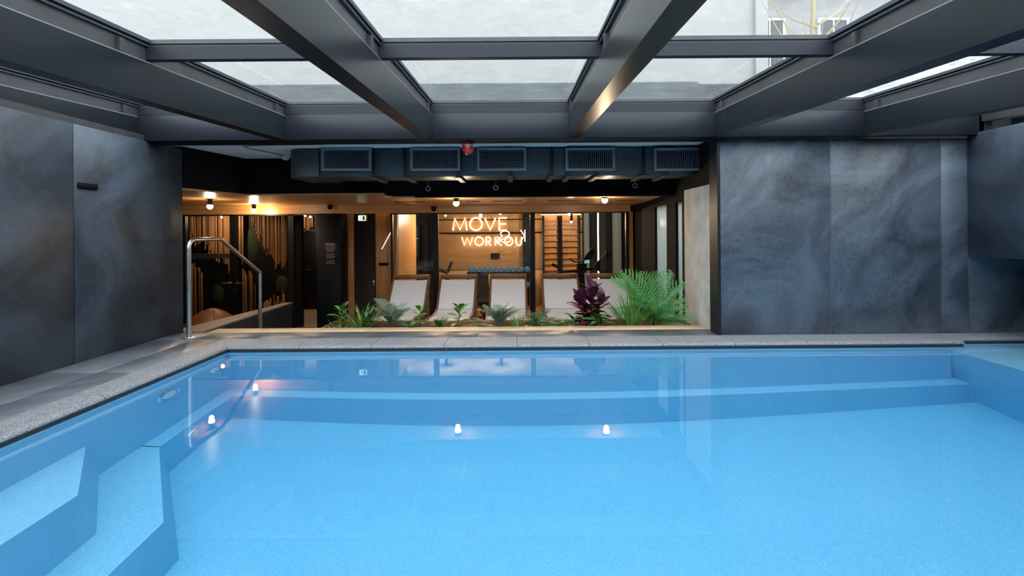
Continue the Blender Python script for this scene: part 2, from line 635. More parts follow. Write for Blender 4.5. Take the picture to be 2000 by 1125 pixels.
# coping of granite pieces round the pool
def coping():
    root = MB().box(PX0 - 0.22, PX0 - 0.02, PY0, PY1, -0.036, -0.012).build('trim_1', 'backing')
    struct(root, 'grey granite coping with rounded front edge around the pool')
    W = 0.23
    prof = [(-0.010, -0.034), (-0.020, -0.022), (-0.015, -0.008), (0.004, 0.001), (0.03, 0.004), (W, 0.003), (W, -0.034)]  # x measured from the pool edge outward

    def piece(along0, along1, fn):
        mb = MB()
        mb.hull([fn(q, along0, z) for q, z in prof], [fn(q, along1, z) for q, z in prof])
        return mb.build('coping_stone', 'granite', root)
    g = 0.0025
    L = 0.72
    WF = 0.32

    def fp(q):
        return q if q < 0.05 else WF
    # dark strips painted in as the shadow gap under the stones
    MB().box(PX0 - 0.01, PX0 + 0.006, PY0, PY1, -0.062, -0.035).build('shade_strip', 'backing', root)
    MB().box(PX0, 4.42, PY1 - 0.006, PY1 + 0.01, -0.062, -0.035).build('shade_strip', 'backing', root)
    MB().box(4.42, PX1, PY1 + 0.124, PY1 + 0.14, -0.062, -0.035).build('shade_strip', 'backing', root)
    # left side, running away from the viewer, mitred at the far corner
    y = PY1 + 0.0
    i = 0
    while y > PY0:
        y0 = max(PY0, y - L)
        if i == 0:
            mb = MB()
            mb.hull([(PX0 - q, y0 + g, z) for q, z in prof],
                    [(PX0 - q, PY1 + fp(q) - 0.001, z) for q, z in prof])
            mb.build('coping_stone', 'granite', root)
        else:
            piece(y0 + g, y - g, lambda q, a, z: (PX0 - q, a, z))
        y = y0
        i += 1
    # far side
    x = PX0
    i = 0
    while x < 4.40:
        x1 = min(4.42, x + L)
        mb = MB()
        if i == 0:
            mb.hull([(PX0 - (q if q > 0 else q) + 0.001, PY1 + fp(q), z) for q, z in prof], [(x1 - g, PY1 + fp(q), z) for q, z in prof])
        else:
            mb.hull([(x + g, PY1 + fp(q), z) for q, z in prof], [(x1 - g, PY1 + fp(q), z) for q, z in prof])
        mb.build('coping_stone', 'granite', root)
        x = x1
        i += 1
    # set-back stones above the bench
    while x < PX1 - 0.05:
        x1 = min(PX1, x + L)
        mb = MB()
        mb.hull([(x + g, PY1 + 0.13 + min(fp(q), 0.2), z) for q, z in prof], [(x1 - g, PY1 + 0.13 + min(fp(q), 0.2), z) for q, z in prof])
        mb.build('coping_stone', 'granite', root)
        x = x1
    # near side
    x = PX0
    while x < PX1 - 0.05:
        x1 = min(PX1, x + L)
        piece(x + g, x1 - g, lambda q, a, z: (a, PY0 - q, z))
        x = x1


coping()

# ------------------------------------------------------------------ deck of large tiles
def deck():
    zg = -0.006
    CX = PX0 - 0.23
    YB0 = 5.46
    mb = MB()
    mb.box(XL, CX, NEAR, PY1, -0.30, zg)
    mb.box(XL, 2.16, PY1 + 0.32, YB0, -0.30, zg)
    mb.box(XL, CX, PY1, PY1 + 0.33, -0.30, zg)
    mb.box(CX, PX1, NEAR, PY0 - 0.23, -0.30, zg)
    o = mb.build('floor', 'grout')
    struct(o, 'dark grey stone tile deck along the pool')
    g = 0.003

    def tile(x0, x1, y0, y1):
        MB().bbox(x0 + g, x1 - g, y0 + g, y1 - g, -0.02, 0.0, 0.002).build('deck_tile', 'deck_stone', o)
    # left strip: a narrow row at the wall and a wide row at the coping
    y = PY1 + 0.32
    while y > NEAR:
        y0 = max(NEAR, y - 1.2)
        tile(XL, -3.42, y0, y)
        tile(-3.42, CX, y0, y)
        y = y0
    # far strip
    for x0, x1 in ((XL, -3.42), (-3.42, -2.79), (-2.79, -1.61), (-1.61, -0.43), (-0.43, 0.75), (0.75, 1.60), (1.60, 2.16)):
        tile(x0, x1, PY1 + 0.32, YB0)
    # behind the viewer
    x = CX
    while x < PX1:
        x1 = min(PX1, x + 1.2)
        tile(x, x1, NEAR, PY0 - 0.23)
        x = x1


deck()

# ------------------------------------------------------------------ slate walls
def slabbed(name, label, boxes, back, mat='slate'):
    mb = MB()
    for b in back:
        mb.box(*b)
    o = mb.build(name, 'grout')
    struct(o, label)
    for b in boxes:
        MB().bbox(*b, 0.0025).build('slab', mat, o)
    return o


g = 0.003
# left wall: slabs 1.2 m wide
ys = [5.57, 4.20, 3.00, 1.80, 0.60, -0.60, -1.80, NEAR]
slabbed('wall_left', 'dark slate slab wall on the left of the pool',
        [(XL - 0.02, XL, ys[i + 1] + g, ys[i] - g, -0.02, ROOMTOP) for i in range(len(ys) - 1)],
        [(XL - 0.2, XL - 0.008, NEAR, 5.56, -0.4, ROOMTOP - 0.002)], 'slate_dark')
xs = [2.16, 3.336, 4.51, 4.80, 5.95]
slabbed('wall_far', 'blue grey slate slab wall right of the lounge',
        [(xs[i] + g, xs[i + 1] - g, YF, YF + 0.02, 0.004, ROOMTOP - 0.012) for i in range(4)],
        [(2.165, 5.95, YF + 0.008, YF + 0.19, -0.3, ROOMTOP - 0.014)])
# bulkhead hanging on the right and the niche under it
ybs = [YF, 3.94, 2.74, 1.54, 0.34, -0.86, NEAR]
slabbed('wall_right', 'slate clad bulkhead hanging over the shallow bench on the right',
        [(XR, XR + 0.02, ybs[i + 1] + g, ybs[i] - g, EYE - 0.31, EYE + 0.985) for i in range(6)],
        [(XR + 0.008, 5.95, NEAR, YF, EYE - 0.31, EYE + 0.983)], 'slate_dark')
o = box('wall_right', 5.80, 6.0, NEAR, YF + 0.2, -0.35, EYE + 1.0, 'slate_dark')
struct(o, 'dark slate wall at the back of the niche above the bench')
o = box('wall_back', XL - 0.2, 6.0, NEAR - 0.2, NEAR, -0.3, EYE + 1.2, 'slate_dark')
struct(o, 'slate wall behind the viewer')
o = box('trim_2', 2.13, 2.163, YF, YF + 0.21, -0.002, ROOMTOP, 'black_satin')
struct(o, 'dark metal edge strip where the slate wall ends')
# black plate on the left wall
t = empty('wall_plate', (XL, 4.33, 1.555), 0, 'small black rectangular plate on the left slate wall', 'plate')
MB().bbox(-0.001, 0.014, -0.10, 0.10, -0.026, 0.026, 0.004).build('plate', 'black', t)
for s in (-1, 1):
    MB().lathe([(0.006, 0.012), (0.006, 0.016), (0.001, 0.017)], 8, (0, s * 0.085, 0), 'X').build('screw', 'black_satin', t)

# ------------------------------------------------------------------ steel and glass roof
SL = 0.0508
Y_END = 5.02


def zr(z0, y):
    return EYE + z0 + SL * y


def sloped(mb, x0, x1, y0, y1, z0, z1):
    """box whose top and bottom follow the roof slope"""
    mb.hull([(x0, y0, zr(z0, y0)), (x1, y0, zr(z0, y0)), (x1, y0, zr(z1, y0)), (x0, y0, zr(z1, y0))],
            [(x0, y1, zr(z0, y1)), (x1, y1, zr(z0, y1)), (x1, y1, zr(z1, y1)), (x0, y1, zr(z1, y1))])
    return mb


BX = [-3.99, -2.46, -0.9335, 0.598, 2.117, 3.675, 5.20]
BL = ['grey steel roof beam above the left slate wall',
      'steel roof beam second from the left slate wall, left of the neon sign',
      'steel roof beam left of the red alarm beacon',
      'steel roof beam right of the red alarm beacon, with warm glint',
      'steel roof beam ending above the left edge of the slate wall',
      'steel roof beam ending above the middle of the right slate wall',
      'steel roof beam above the hanging bulkhead on the right']
PUR = [5.05, 3.17, 1.30, -0.57, NEAR + 0.05]
for i, x in enumerate(BX):
    t = empty('roof_beam', (x, Y_END, zr(0.70, Y_END)), 0, BL[i], 'beam', 'roof beams')
    def loc(mb, t=t):
        mb.v = [(a - t.location.x, b - t.location.y, c - t.location.z) for a, b, c in mb.v]
        return mb
    loc(sloped(MB(), x - 0.061, x + 0.061, NEAR, Y_END, 0.702, 0.95)).build('web', 'steel_paint', t)
    loc(sloped(MB(), x - 0.058, x + 0.058, NEAR, Y_END, 0.9505, 0.9575)).build('joint_strip', 'grille_frame', t)
    loc(sloped(MB(), x - 0.030, x + 0.030, NEAR, Y_END + 0.06, 0.957, 1.09)).build('channel', 'channel_grey', t)
    for s in (-1, 1):
        loc(sloped(MB(), x + s * 0.040 - 0.010, x + s * 0.040 + 0.010, NEAR, Y_END + 0.06, 1.062, 1.074)).build('glazing_bead', 'bead_rubber', t)
        loc(sloped(MB(), x + s * 0.046 - 0.016, x + s * 0.046 + 0.016, NEAR, Y_END + 0.06, 1.085, 1.108)).build('glazing_bead', 'bead_rubber', t)
        # clips beside the channel
        for yc in (4.86, 2.95, 1.1):
            loc(sloped(MB(), x + s * 0.045 - 0.014, x + s * 0.045 + 0.014, yc - 0.02, yc + 0.02, 0.962, 1.045)).build('clip', 'channel_grey', t)
    # end plate seam
    loc(sloped(MB(), x - 0.063, x + 0.063, 4.70, 4.704, 0.702, 0.95)).build('seam', 'steel_paint', t)

bay = ['above the left slate wall', 'second bay from the left', 'middle bay', 'bay right of the middle', 'bay above the right slate wall', 'bay above the bulkhead']
row = ['beside the girder', 'nearer the viewer', 'above the viewer', 'behind the viewer', 'at the end wall']
wn = 1
for j, yp in enumerate(PUR):
    for i in range(len(BX) - 1):
        x0, x1 = BX[i] + 0.030, BX[i + 1] - 0.030
        t = empty('roof_purlin', ((x0 + x1) / 2, yp, zr(0.978, yp)), 0,
                  'grey steel purlin %s in the %s' % (row[j], bay[i].replace('above', 'bay above', 1) if bay[i].startswith('above') else bay[i]), 'purlin', 'roof purlins')
        ox, oy, oz = t.location
        def L(x0, x1, y0, y1, z0, z1):
            return (x0 - ox, x1 - ox, y0 - oy, y1 - oy, z0 - oz, z1 - oz)
        MB().box(*L(x0, x1, yp, yp + 0.055, zr(0.978, yp), zr(1.062, yp))).build('bar', 'girder_paint', t)
        MB().box(*L(x0, x1, yp + 0.004, yp + 0.050, zr(1.0625, yp), zr(1.078, yp))).build('glazing_bead', 'bead_rubber', t)
        MB().box(*L(x0, x1, yp - 0.006, yp + 0.060, zr(1.079, yp), zr(1.106, yp))).build('glazing_bead', 'channel_grey', t)
for j in range(len(PUR) - 1):
    for i in range(len(BX) - 1):
        x0, x1 = BX[i] + 0.02, BX[i + 1] - 0.02
        y1, y0 = PUR[j] + 0.05, PUR[j + 1] + 0.02
        mb = sloped(MB(), x0, x1, y0, y1, 1.109, 1.112)
        wet = i >= 4 or (i == 0)
        # single thin sheet
        mb2 = MB().add([(x0, y0, zr(1.11, y0)), (x1, y0, zr(1.11, y0)), (x1, y1, zr(1.11, y1)), (x0, y1, zr(1.11, y1))], [(0, 1, 2, 3)])
        o = mb2.build('window_%d' % wn, 'roof_glass_wet' if wet else 'roof_glass', None, False)
        struct(o, 'weathered roof glass pane, %s, %s' % (bay[i], row[j]))
        wn += 1

# end girder under the beams
t = empty('end_girder', (0.45, 5.16, ROOMTOP), 0, 'long blue grey steel girder carrying the roof beam ends', 'girder')
ox, oy, oz = t.location
MB().bbox(-3.95 - ox, 4.86 - ox, 5.02 - oy, 5.05 - oy, 0.002, 0.262, 0.003).build('web', 'girder_paint', t)
MB().bbox(-3.95 - ox, 4.86 - ox, 5.025 - oy, 5.31 - oy, -0.0, 0.016, 0.003).build('bottom_flange', 'black_satin', t)
MB().bbox(-3.95 - ox, 4.86 - ox, 5.03 - oy, 5.31 - oy, 0.258, 0.272, 0.003).build('top_flange', 'black_satin', t)
MB().bbox(-3.95 - ox, 4.86 - ox, 5.26 - oy, 5.31 - oy, 0.016, 0.258, 0.003).build('back_web', 'black_satin', t)
for i in range(len(BX) - 1):
    MB().box(BX[i] + 0.035 - ox, BX[i + 1] - 0.035 - ox, 5.055 - oy, 5.30 - oy, 0.276, zr(0.978, 5.05) - oz + 0.05).build('upstand', 'black_satin', t)
# closing plates above side walls
o = box('trim_3', XL - 0.16, XL - 0.02, NEAR, 5.02, ROOMTOP, EYE + 1.02, 'channel_grey')
struct(o, 'dark metal plate along the top of the left wall')
o = sloped(MB().box(XR + 0.02, 5.95, 5.02, 5.33, EYE + 0.985, EYE + 1.36), XR + 0.04, XR + 0.16, NEAR, 5.30, 0.84, 1.10).build('trim_4', 'channel_grey')
struct(o, 'dark metal plate along the top of the bulkhead')

# ------------------------------------------------------------------ outside the roof
o = box('wall_parapet', -9, 2.3, 6.1, 6.25, EYE + 1.02, EYE + 1.86, 'concrete_roof')
struct(o, 'grey concrete parapet seen through the roof glass')
o = box('wall_parapet', 2.3, 9, 6.1, 6.25, EYE + 1.02, EYE + 1.83, 'concrete_roof')
struct(o, 'grey concrete parapet beyond the right bays')
# big pale house behind
t = empty('neighbour_house', (-4, 14, 0), 0, 'tall pale rendered house wall seen through the roof glass', 'building')
MB().box(-16, 11.0, 0, 6, -3, 22).build('wall', 'plaster_white', t)
MB().box(10.9, 11.25, -0.12, 6, -3, 22).build('corner_pilaster', 'plaster_white', t)
t = empty('stone_house', (11, 17, 0), 0, 'pale stone house with railings at the right, seen through wet glass', 'building')
MB().box(-3.4, 12, 0.5, 6, -3, 22).build('wall', 'render_stone', t)
for fl in range(3):
    z = 3.6 + fl * 3.2
    for k in range(4):
        x = -2.4 + k * 2.3
        w = MB().box(x, x + 1.1, 0.40, 0.55, z, z + 1.9).build('window', 'print_white', t)
        MB().box(x + 0.08, x + 0.52, 0.38, 0.41, z + 0.08, z + 1.82).build('pane', 'duct_grey', w)
        MB().box(x + 0.58, x + 1.02, 0.38, 0.41, z + 0.08, z + 1.82).build('pane', 'duct_grey', w)
    b = MB().box(-3.2, 8, -0.6, 0.5, z - 0.35, z - 0.2).build('balcony', 'render_stone', t)
    mb = MB()
    for k in range(80):
        mb.box(-3.1 + k * 0.14, -3.08 + k * 0.14, -0.58, -0.56, z - 0.2, z + 0.7)
    mb.box(-3.2, 8, -0.6, -0.54, z + 0.7, z + 0.76)
    mb.build('railing', 'duct_grey', b)
for k in range(5):
    MB().box(-3.2 + k * 1.05, -2.9 + k * 1.05, -0.9, -0.6, -3, 4.0).build('column', 'render_stone', t)
t = empty('bare_tree', (6.6, 11.0, 0), 0, 'leafless tree with thin branches outside the right roof panes', 'tree')
MB().tube([(0, 0, -1), (0.1, 0, 3.5), (0.25, 0.1, 6.5)], [0.1, 0.08, 0.04], 7).build('trunk', 'stem', t)
for k in range(18):
    a = random.uniform(0, 2 * PI)
    z = random.uniform(3.2, 6.2)
    l = random.uniform(0.9, 1.9)
    b = Vector((0.1 + (z - 2.5) * 0.06, 0, z))
    e = b + Vector((math.cos(a) * l, math.sin(a) * l, l * 0.8))
    MB().tube([b, b.lerp(e, 0.5) + Vector((0, 0, -0.1)), e], [0.035, 0.02, 0.006], 5).build('branch', 'stem', t)

# ------------------------------------------------------------------ lounge shell
XG = 2.16                         # right side of the lounge
# roof slab over lounge and gym; its underside in front is the bare concrete ceiling
o = MB().prism([(-8.0, 5.33), (2.35, 5.33), (2.35, 8.9), (3.4, 8.9), (3.4, 13.6), (-8.0, 13.6)], EYE + 1.0, EYE + 1.03).build('ceiling', 'concrete_light')
struct(o, 'bare concrete ceiling above the ventilation duct')
# black bulkhead round the timber ceiling
mb = MB()
mb.prism([(-3.86, 5.6), (-3.68, 6.55), (-1.83, 6.55), (-1.70, 6.62), (2.15, 6.70), (2.15, 6.85), (-1.75, 6.85), (-1.9, 6.70), (-3.8, 6.70), (-4.0, 5.6)], CEIL_L + 0.002, EYE + 1.0)
mb.box(2.16, 2.3, 6.24, 9.0, CEIL - 0.01, EYE + 1.0)
o = mb.build('wall_bulkhead', 'black')
struct(o, 'matt black bulkhead above the timber ceiling')
o = box('wall_bulkhead', -1.70, 2.15, 6.605, 6.845, CEIL + 0.002, CEIL_L + 0.002, 'black')
struct(o, 'lower black strip of the bulkhead above the two lamps')
# timber ceilings
o = MB().prism([(-3.86, 5.58), (-3.68, 6.54), (-1.80, 6.54), (-1.80, GLASS_Y), (-7.2, GLASS_Y), (-7.2, 5.58)], CEIL_L, CEIL_L + 0.02).build('ceiling', 'ceiling_oak')
struct(o, 'warm timber ceiling over the stairs and left corridor')
o = MB().prism([(-1.80, 6.55), (-1.70, 6.60), (1.98, 6.66), (2.25, GLASS_Y), (-1.80, GLASS_Y)], CEIL, CEIL + 0.02).build('ceiling', 'ceiling_oak')
struct(o, 'warm timber ceiling over the loungers')
# header above the glass
o = box('trim_5', -7.2, 2.10, GLASS_Y - 0.05, GLASS_Y + 0.10, EYE + 0.334, CEIL_L + 0.03, 'ceiling_oak')
struct(o, 'timber header above the glass front')
# slot diffusers
for k, (xa, xb) in enumerate(((771, 830), (910, 938), (962, 1020), (1070, 1130), (1205, 1245))):
    pa, pb = P(xa, 391, 7.45), P(xb, 391, 7.45)
    t = empty('slot_diffuser', ((pa.x + pb.x) / 2, 7.45, CEIL), 0,
              'narrow black ceiling slot, %s from the left in the timber ceiling' % ('first', 'second', 'third', 'fourth', 'fifth')[k], 'vent', 'slots in the timber ceiling')
    h = (pb.x - pa.x) / 2
    MB().box(-h, h, -0.03, 0.03, -0.004, 0.003).build('frame', 'black_satin', t)
    MB().box(-h + 0.01, h - 0.01, -0.004, 0.004, -0.008, -0.004).build('blade', 'black', t)
# floors
o = box('floor', -8.0, 3.3, 5.5, 10.3, LF - 0.1, LF, 'dark_plaster')
struct(o, 'dark floor of the sunken lounge')
o = box('floor', -8.0, -3.34, 10.3, 13.4, LF - 0.1, LF + 0.002, 'floor_beige')
struct(o, 'beige corridor floor behind the glass')
o = box('floor', -3.3, 3.3, 9.06, 13.4, LF - 0.1, LF + 0.004, 'floor_wood')
struct(o, 'brown gym floor')
# lounge side walls
o = box('wall_lounge_left', -7.3, -7.2, 5.5, 13.4, LF, EYE + 1.0, 'dark_plaster')
struct(o, 'dark side wall of the lounge')
o = box('wall_lounge_left', -8.0, -4.06, 5.4, 5.52, LF, EYE + 1.0, 'black')
struct(o, 'black wall behind the left slate wall')
# front retaining wall below the deck
o = box('wall_retaining', XL - 0.2, 2.3, 5.44, 5.68, LF, -0.03, 'dark_plaster')
struct(o, 'retaining wall below the timber edge')
# timber edge board
t = MB()
xb = [-3.52, -1.72, 0.08, 1.16, 2.155]
o = box('trim_6', -3.53, 2.158, 5.461, 5.66, -0.03, -0.008, 'backing')
struct(o, 'pale oak edge boards between deck and planter')
for i in range(4):
    MB().bbox(xb[i] + 0.001, xb[i + 1] - 0.001, 5.462, 5.68, -0.008, 0.002, 0.002).build('plank', 'oak_edge', o)
# concrete return wall on the right
o = box('wall_concrete', XG, XG + 0.14, 5.335, 6.24, LF, EYE + 0.5, 'concrete')
struct(o, 'pale board-marked concrete wall beside the palm')
# dark fascia over it
o = box('wall_bulkhead', XG, XG + 0.14, 5.335, 6.24, EYE + 0.5, EYE + 1.0, 'black')
struct(o, 'black panel above the concrete wall')

# side glazing right of the loungers
def side_window():
    o = MB()
    t = empty('window_60', (XG + 0.05, 7.6, LF))
    struct(t, 'tall dark framed side window right of the loungers')
    def bx(n, y0, y1, z0, z1, m, x0=-0.04, x1=0.04):
        MB().box(x0, x1, y0 - 7.6, y1 - 7.6, z0 - LF, z1 - LF).build(n, m, t)
    zt = EYE + 0.36
    bx('head', 6.24, 9.0, zt, CEIL, 'black')
    bx('sill', 6.24, 9.0, LF, LF + 0.10, 'black_satin')
    for y0, y1 in ((6.24, 6.36), (6.62, 7.02), (7.62, 7.78)):
        bx('mullion', y0, y1, LF + 0.1, zt, 'black')
    bx('panel', 7.78, 9.0, LF + 0.1, zt, 'black')
    bx('pane', 6.36, 6.62, LF + 0.1, zt, 'frosted', -0.003, 0.003)
    bx('pane', 7.02, 7.62, LF + 0.1, zt, 'frosted', -0.003, 0.003)


side_window()
# light well outside
o = box('wall_light_well', 3.75, 3.9, 5.4, 14.5, LF, EYE + 1.5, 'plaster_white')
struct(o, 'pale wall of the light well outside the side window')
o = box('floor', 2.35, 3.75, 5.4, 14.9, LF - 0.1, LF - 0.01, 'concrete')
struct(o, 'concrete floor of the light well')

# ------------------------------------------------------------------ glazing: gym front and corridor front
def frame_x(t, n, px0, px1, z0, z1, y0, y1, m):
    MB().box(px0, px1, y0, y1, z0, z1).build(n, m, t)


ZH = EYE + 0.334
t = empty('window_61', (0, 0, 0))
struct(t, 'full height glass front of the gym with black mullions')
gx = [-2.34, -1.515, 0.286, 2.06]
for x, w in ((-2.33, 0.02), (-1.515, 0.05), (0.286, 0.045), (2.05, 0.03)):
    MB().box(x - w, x + w, GLASS_Y - 0.03, GLASS_Y + 0.05, LF, ZH).build('mullion', 'black_satin', t)
MB().box(-2.34, 2.06, GLASS_Y - 0.03, GLASS_Y + 0.05, LF, LF + 0.06).build('sill', 'black_satin', t)
MB().box(-2.34, 2.06, GLASS_Y - 0.03, GLASS_Y + 0.05, ZH - 0.02, ZH).build('head', 'black_satin', t)
for a, b in ((-2.31, -1.565), (-1.465, 0.241), (0.331, 2.02)):
    MB().add([(a, GLASS_Y, LF + 0.06), (b, GLASS_Y, LF + 0.06), (b, GLASS_Y, ZH - 0.02), (a, GLASS_Y, ZH - 0.02)], [(0, 1, 2, 3)]).build('pane', 'partition_glass', t, False)
# closing wall right of the glass
o = box('wall_gym_front', 2.08, 3.4, GLASS_Y, GLASS_Y + 0.1, LF, EYE + 1.0, 'black_panel')
struct(o, 'black wall between side window and gym')
o = box('trim_7', 2.08, 2.14, GLASS_Y - 0.06, GLASS_Y, LF, ZH, 'wall_oak')
struct(o, 'thin timber post right of the gym glass')

t = empty('window_62', (0, 0, 0))
struct(t, 'dark framed glass front of the corridor left of the gym')
for x0, x1 in ((-6.5, -6.16), (-5.33, -5.22), (-4.25, -4.15)):
    MB().box(x0, x1, GLASS_Y - 0.03, GLASS_Y + 0.05, LF, ZH).build('mullion', 'black_satin', t)
MB().box(-6.5, -3.64, GLASS_Y - 0.03, GLASS_Y + 0.05, ZH - 0.025, ZH).build('head', 'black_satin', t)
MB().box(-6.16, -5.33, GLASS_Y - 0.02, GLASS_Y + 0.02, EYE - 0.48, EYE - 0.39).build('rail', 'dark_plaster', t)
for a, b in ((-6.16, -5.33), (-5.22, -4.25)):
    MB().add([(a, GLASS_Y, LF), (b, GLASS_Y, LF), (b, GLASS_Y, ZH - 0.02), (a, GLASS_Y, ZH - 0.02)], [(0, 1, 2, 3)]).build('pane', 'partition_glass', t, False)
# lever handles on the glass door
h = MB()
for s in (-1, 1):
    c = P(448 if s < 0 else 462, 553, GLASS_Y - 0.06)
    h = MB()
    h.tube([(c.x, c.y + 0.03, c.z), (c.x, c.y - 0.03, c.z)], 0.012, 8)
    h.tube([(c.x, c.y - 0.03, c.z), (c.x + s * 0.12, c.y - 0.03, c.z)], 0.010, 8)
    h.lathe([(0.026, 0.0), (0.026, 0.01)], 12, (c.x, c.y + 0.02, c.z), 'Y')
    h.build('handle', 'stainless', t)
MB().lathe([(0.02, 0.0), (0.02, 0.012)], 12, (P(461, 561, GLASS_Y).x, GLASS_Y - 0.042, P(461, 565, GLASS_Y).z), 'Y').build('lock', 'stainless', t)

# black column with a notice
t = empty('black_column', (-3.42, 8.9, LF), 0, 'broad matt black column left of the timber panels', 'column')
MB().bbox(-0.23, 0.21, -0.12, 0.25, 0, ZH - LF, 0.004).build('shaft', 'black_panel', t)
MB().bbox(-0.235, 0.215, -0.125, 0.25, 0, 0.07, 0.003).build('skirting', 'black_satin', t)
c = P(648, 495, 8.775)
t = empty('notice_board', (c.x, 8.777, c.z), 0, 'framed black notice with rows of pale print on the black column', 'sign')
MB().bbox(-0.125, 0.125, -0.012, 0.002, -0.21, 0.19, 0.003).build('board', 'black_satin', t)
for k in range(12):
    z = 0.145 - k * 0.027 - (0.02 if k > 4 else 0) - (0.02 if k > 8 else 0)
    w = 0.095 - random.uniform(0, 0.03)
    MB().box(-0.10, -0.10 + 2 * w, -0.0135, -0.012, z, z + 0.013).build('print_line', 'print_grey', t)
MB().box(-0.10, 0.06, -0.0135, -0.012, 0.168, 0.178).build('print_line', 'print_white', t)

# ------------------------------------------------------------------ timber panels and louvred door
t = empty('wall_timber', (0, 0, 0))
struct(t, 'orange brown timber panels beside the gym')
for px0, px1, y in ((668, 691, 9.2), (733, 760, 9.2), (759, 776, 9.14)):
    a, b = P(px0, 450, y).x, P(px1, 450, y).x
    MB().bbox(a + 0.002, b - 0.002, y, y + 0.05, LF, ZH + 0.03, 0.002).build('panel', 'wall_oak', t)
MB().box(-3.24, -2.30, 9.26, 9.34, LF, ZH + 0.05).build('backing', 'black', t)
MB().box(-2.34, -2.26, 9.2, 10.8, LF, ZH + 0.05).build('return_panel', 'wall_oak', t)
da, db = P(691, 450, 9.2).x, P(733, 450, 9.2).x
t = empty('door_1', ((da + db) / 2, 9.22, LF))
struct(t, 'dark louvred door between timber panels')
w = (db - da) / 2 - 0.004
MB().box(-w, w, 0.0, 0.03, 0.0, 2.1).build('leaf', 'black', t)
MB().box(-w, w, -0.012, 0.03, 2.1, ZH - LF + 0.03).build('top_panel', 'black_panel', t)
sl = MB()
sl.hull([(-w + 0.01, -0.022, 0.0), (-w + 0.01, -0.002, 0.022), (-w + 0.01, -0.002, 0.028), (-w + 0.01, -0.022, 0.006)],
        [(w - 0.01, -0.022, 0.0), (w - 0.01, -0.002, 0.022), (w - 0.01, -0.002, 0.028), (w - 0.01, -0.022, 0.006)])
s0 = sl.build('slat', 'louvre_dark', t)
s0.location = (0, 0, 0.5)
for k in range(1, 44):
    c = s0.copy()
    COL.objects.link(c)
    c.location = (0, 0, 0.5 + k * 0.037)
MB().bbox(w - 0.035, w - 0.015, -0.05, -0.02, 1.0, 1.1, 0.004).build('handle', 'stainless', t)
# exit sign over the door
c = P(707, 426, 9.1)
t = empty('exit_sign', (c.x, 9.12, c.z), 0, 'small lit white exit sign above the louvred door', 'sign')
MB().bbox(-0.075, 0.075, -0.02, 0.06, -0.055, 0.055, 0.004).build('housing', 'white_plastic', t)
MB().box(-0.068, 0.068, -0.024, -0.02, -0.048, 0.048).build('face', 'exit_glow', t)
pic = MB()
pic.box(0.012, 0.055, -0.027, -0.024, -0.04, 0.04)
pic.build('door_symbol', 'sign_green', t)
pic = MB()
pic.lathe([(0.009, -0.027), (0.009, -0.024)], 10, (-0.02, 0, 0.028), 'Y')
pic.hull([(-0.028, -0.027, 0.016), (-0.010, -0.027, 0.016), (-0.016, -0.027, -0.012), (-0.032, -0.027, -0.012)],
         [(-0.028, -0.024, 0.016), (-0.010, -0.024, 0.016), (-0.016, -0.024, -0.012), (-0.032, -0.024, -0.012)])
pic.hull([(-0.032, -0.027, -0.012), (-0.022, -0.027, -0.012), (-0.040, -0.027, -0.042), (-0.050, -0.027, -0.042)],
         [(-0.032, -0.024, -0.012), (-0.022, -0.024, -0.012), (-0.040, -0.024, -0.042), (-0.050, -0.024, -0.042)])
pic.hull([(-0.024, -0.027, -0.012), (-0.014, -0.027, -0.012), (0.002, -0.027, -0.036), (-0.008, -0.027, -0.036)],
         [(-0.024, -0.024, -0.012), (-0.014, -0.024, -0.012), (0.002, -0.024, -0.036), (-0.008, -0.024, -0.036)])
pic.build('running_figure', 'sign_green', t)
# dark plate on the timber
c = P(749, 516, 9.19)
t = empty('wall_plate', (c.x, 9.2, c.z), 0, 'small dark switch plate on the timber panel left of the loungers', 'plate')
MB().bbox(-0.09, 0.09, -0.014, 0.0, -0.03, 0.03, 0.003).build('plate', 'black_satin', t)
for s in (-1, 0, 1):
    MB().bbox(s * 0.055 - 0.022, s * 0.055 + 0.022, -0.019, -0.014, -0.02, 0.02, 0.002).build('rocker', 'black', t)

# ------------------------------------------------------------------ corridor: rod artwork, door, alarm box
o = box('wall_corridor', -7.2, -4.62, 10.35, 10.45, LF, ZH + 0.3, 'black_panel')
struct(o, 'dark wall carrying the hanging rods')
o = box('wall_corridor', -7.2, -3.34, 12.75, 12.9, LF, ZH + 0.5, 'dark_plaster')
struct(o, 'dark wall at the end of the corridor')
o = box('wall_corridor', -3.40, -3.30, 9.35, 12.75, LF, ZH + 0.5, 'dark_plaster')
struct(o, 'dark wall between corridor and gym')
o = box('ceiling', -7.2, -3.34, 9.1, 12.9, ZH + 0.16, ZH + 0.2, 'dark_plaster')
struct(o, 'dark corridor ceiling')


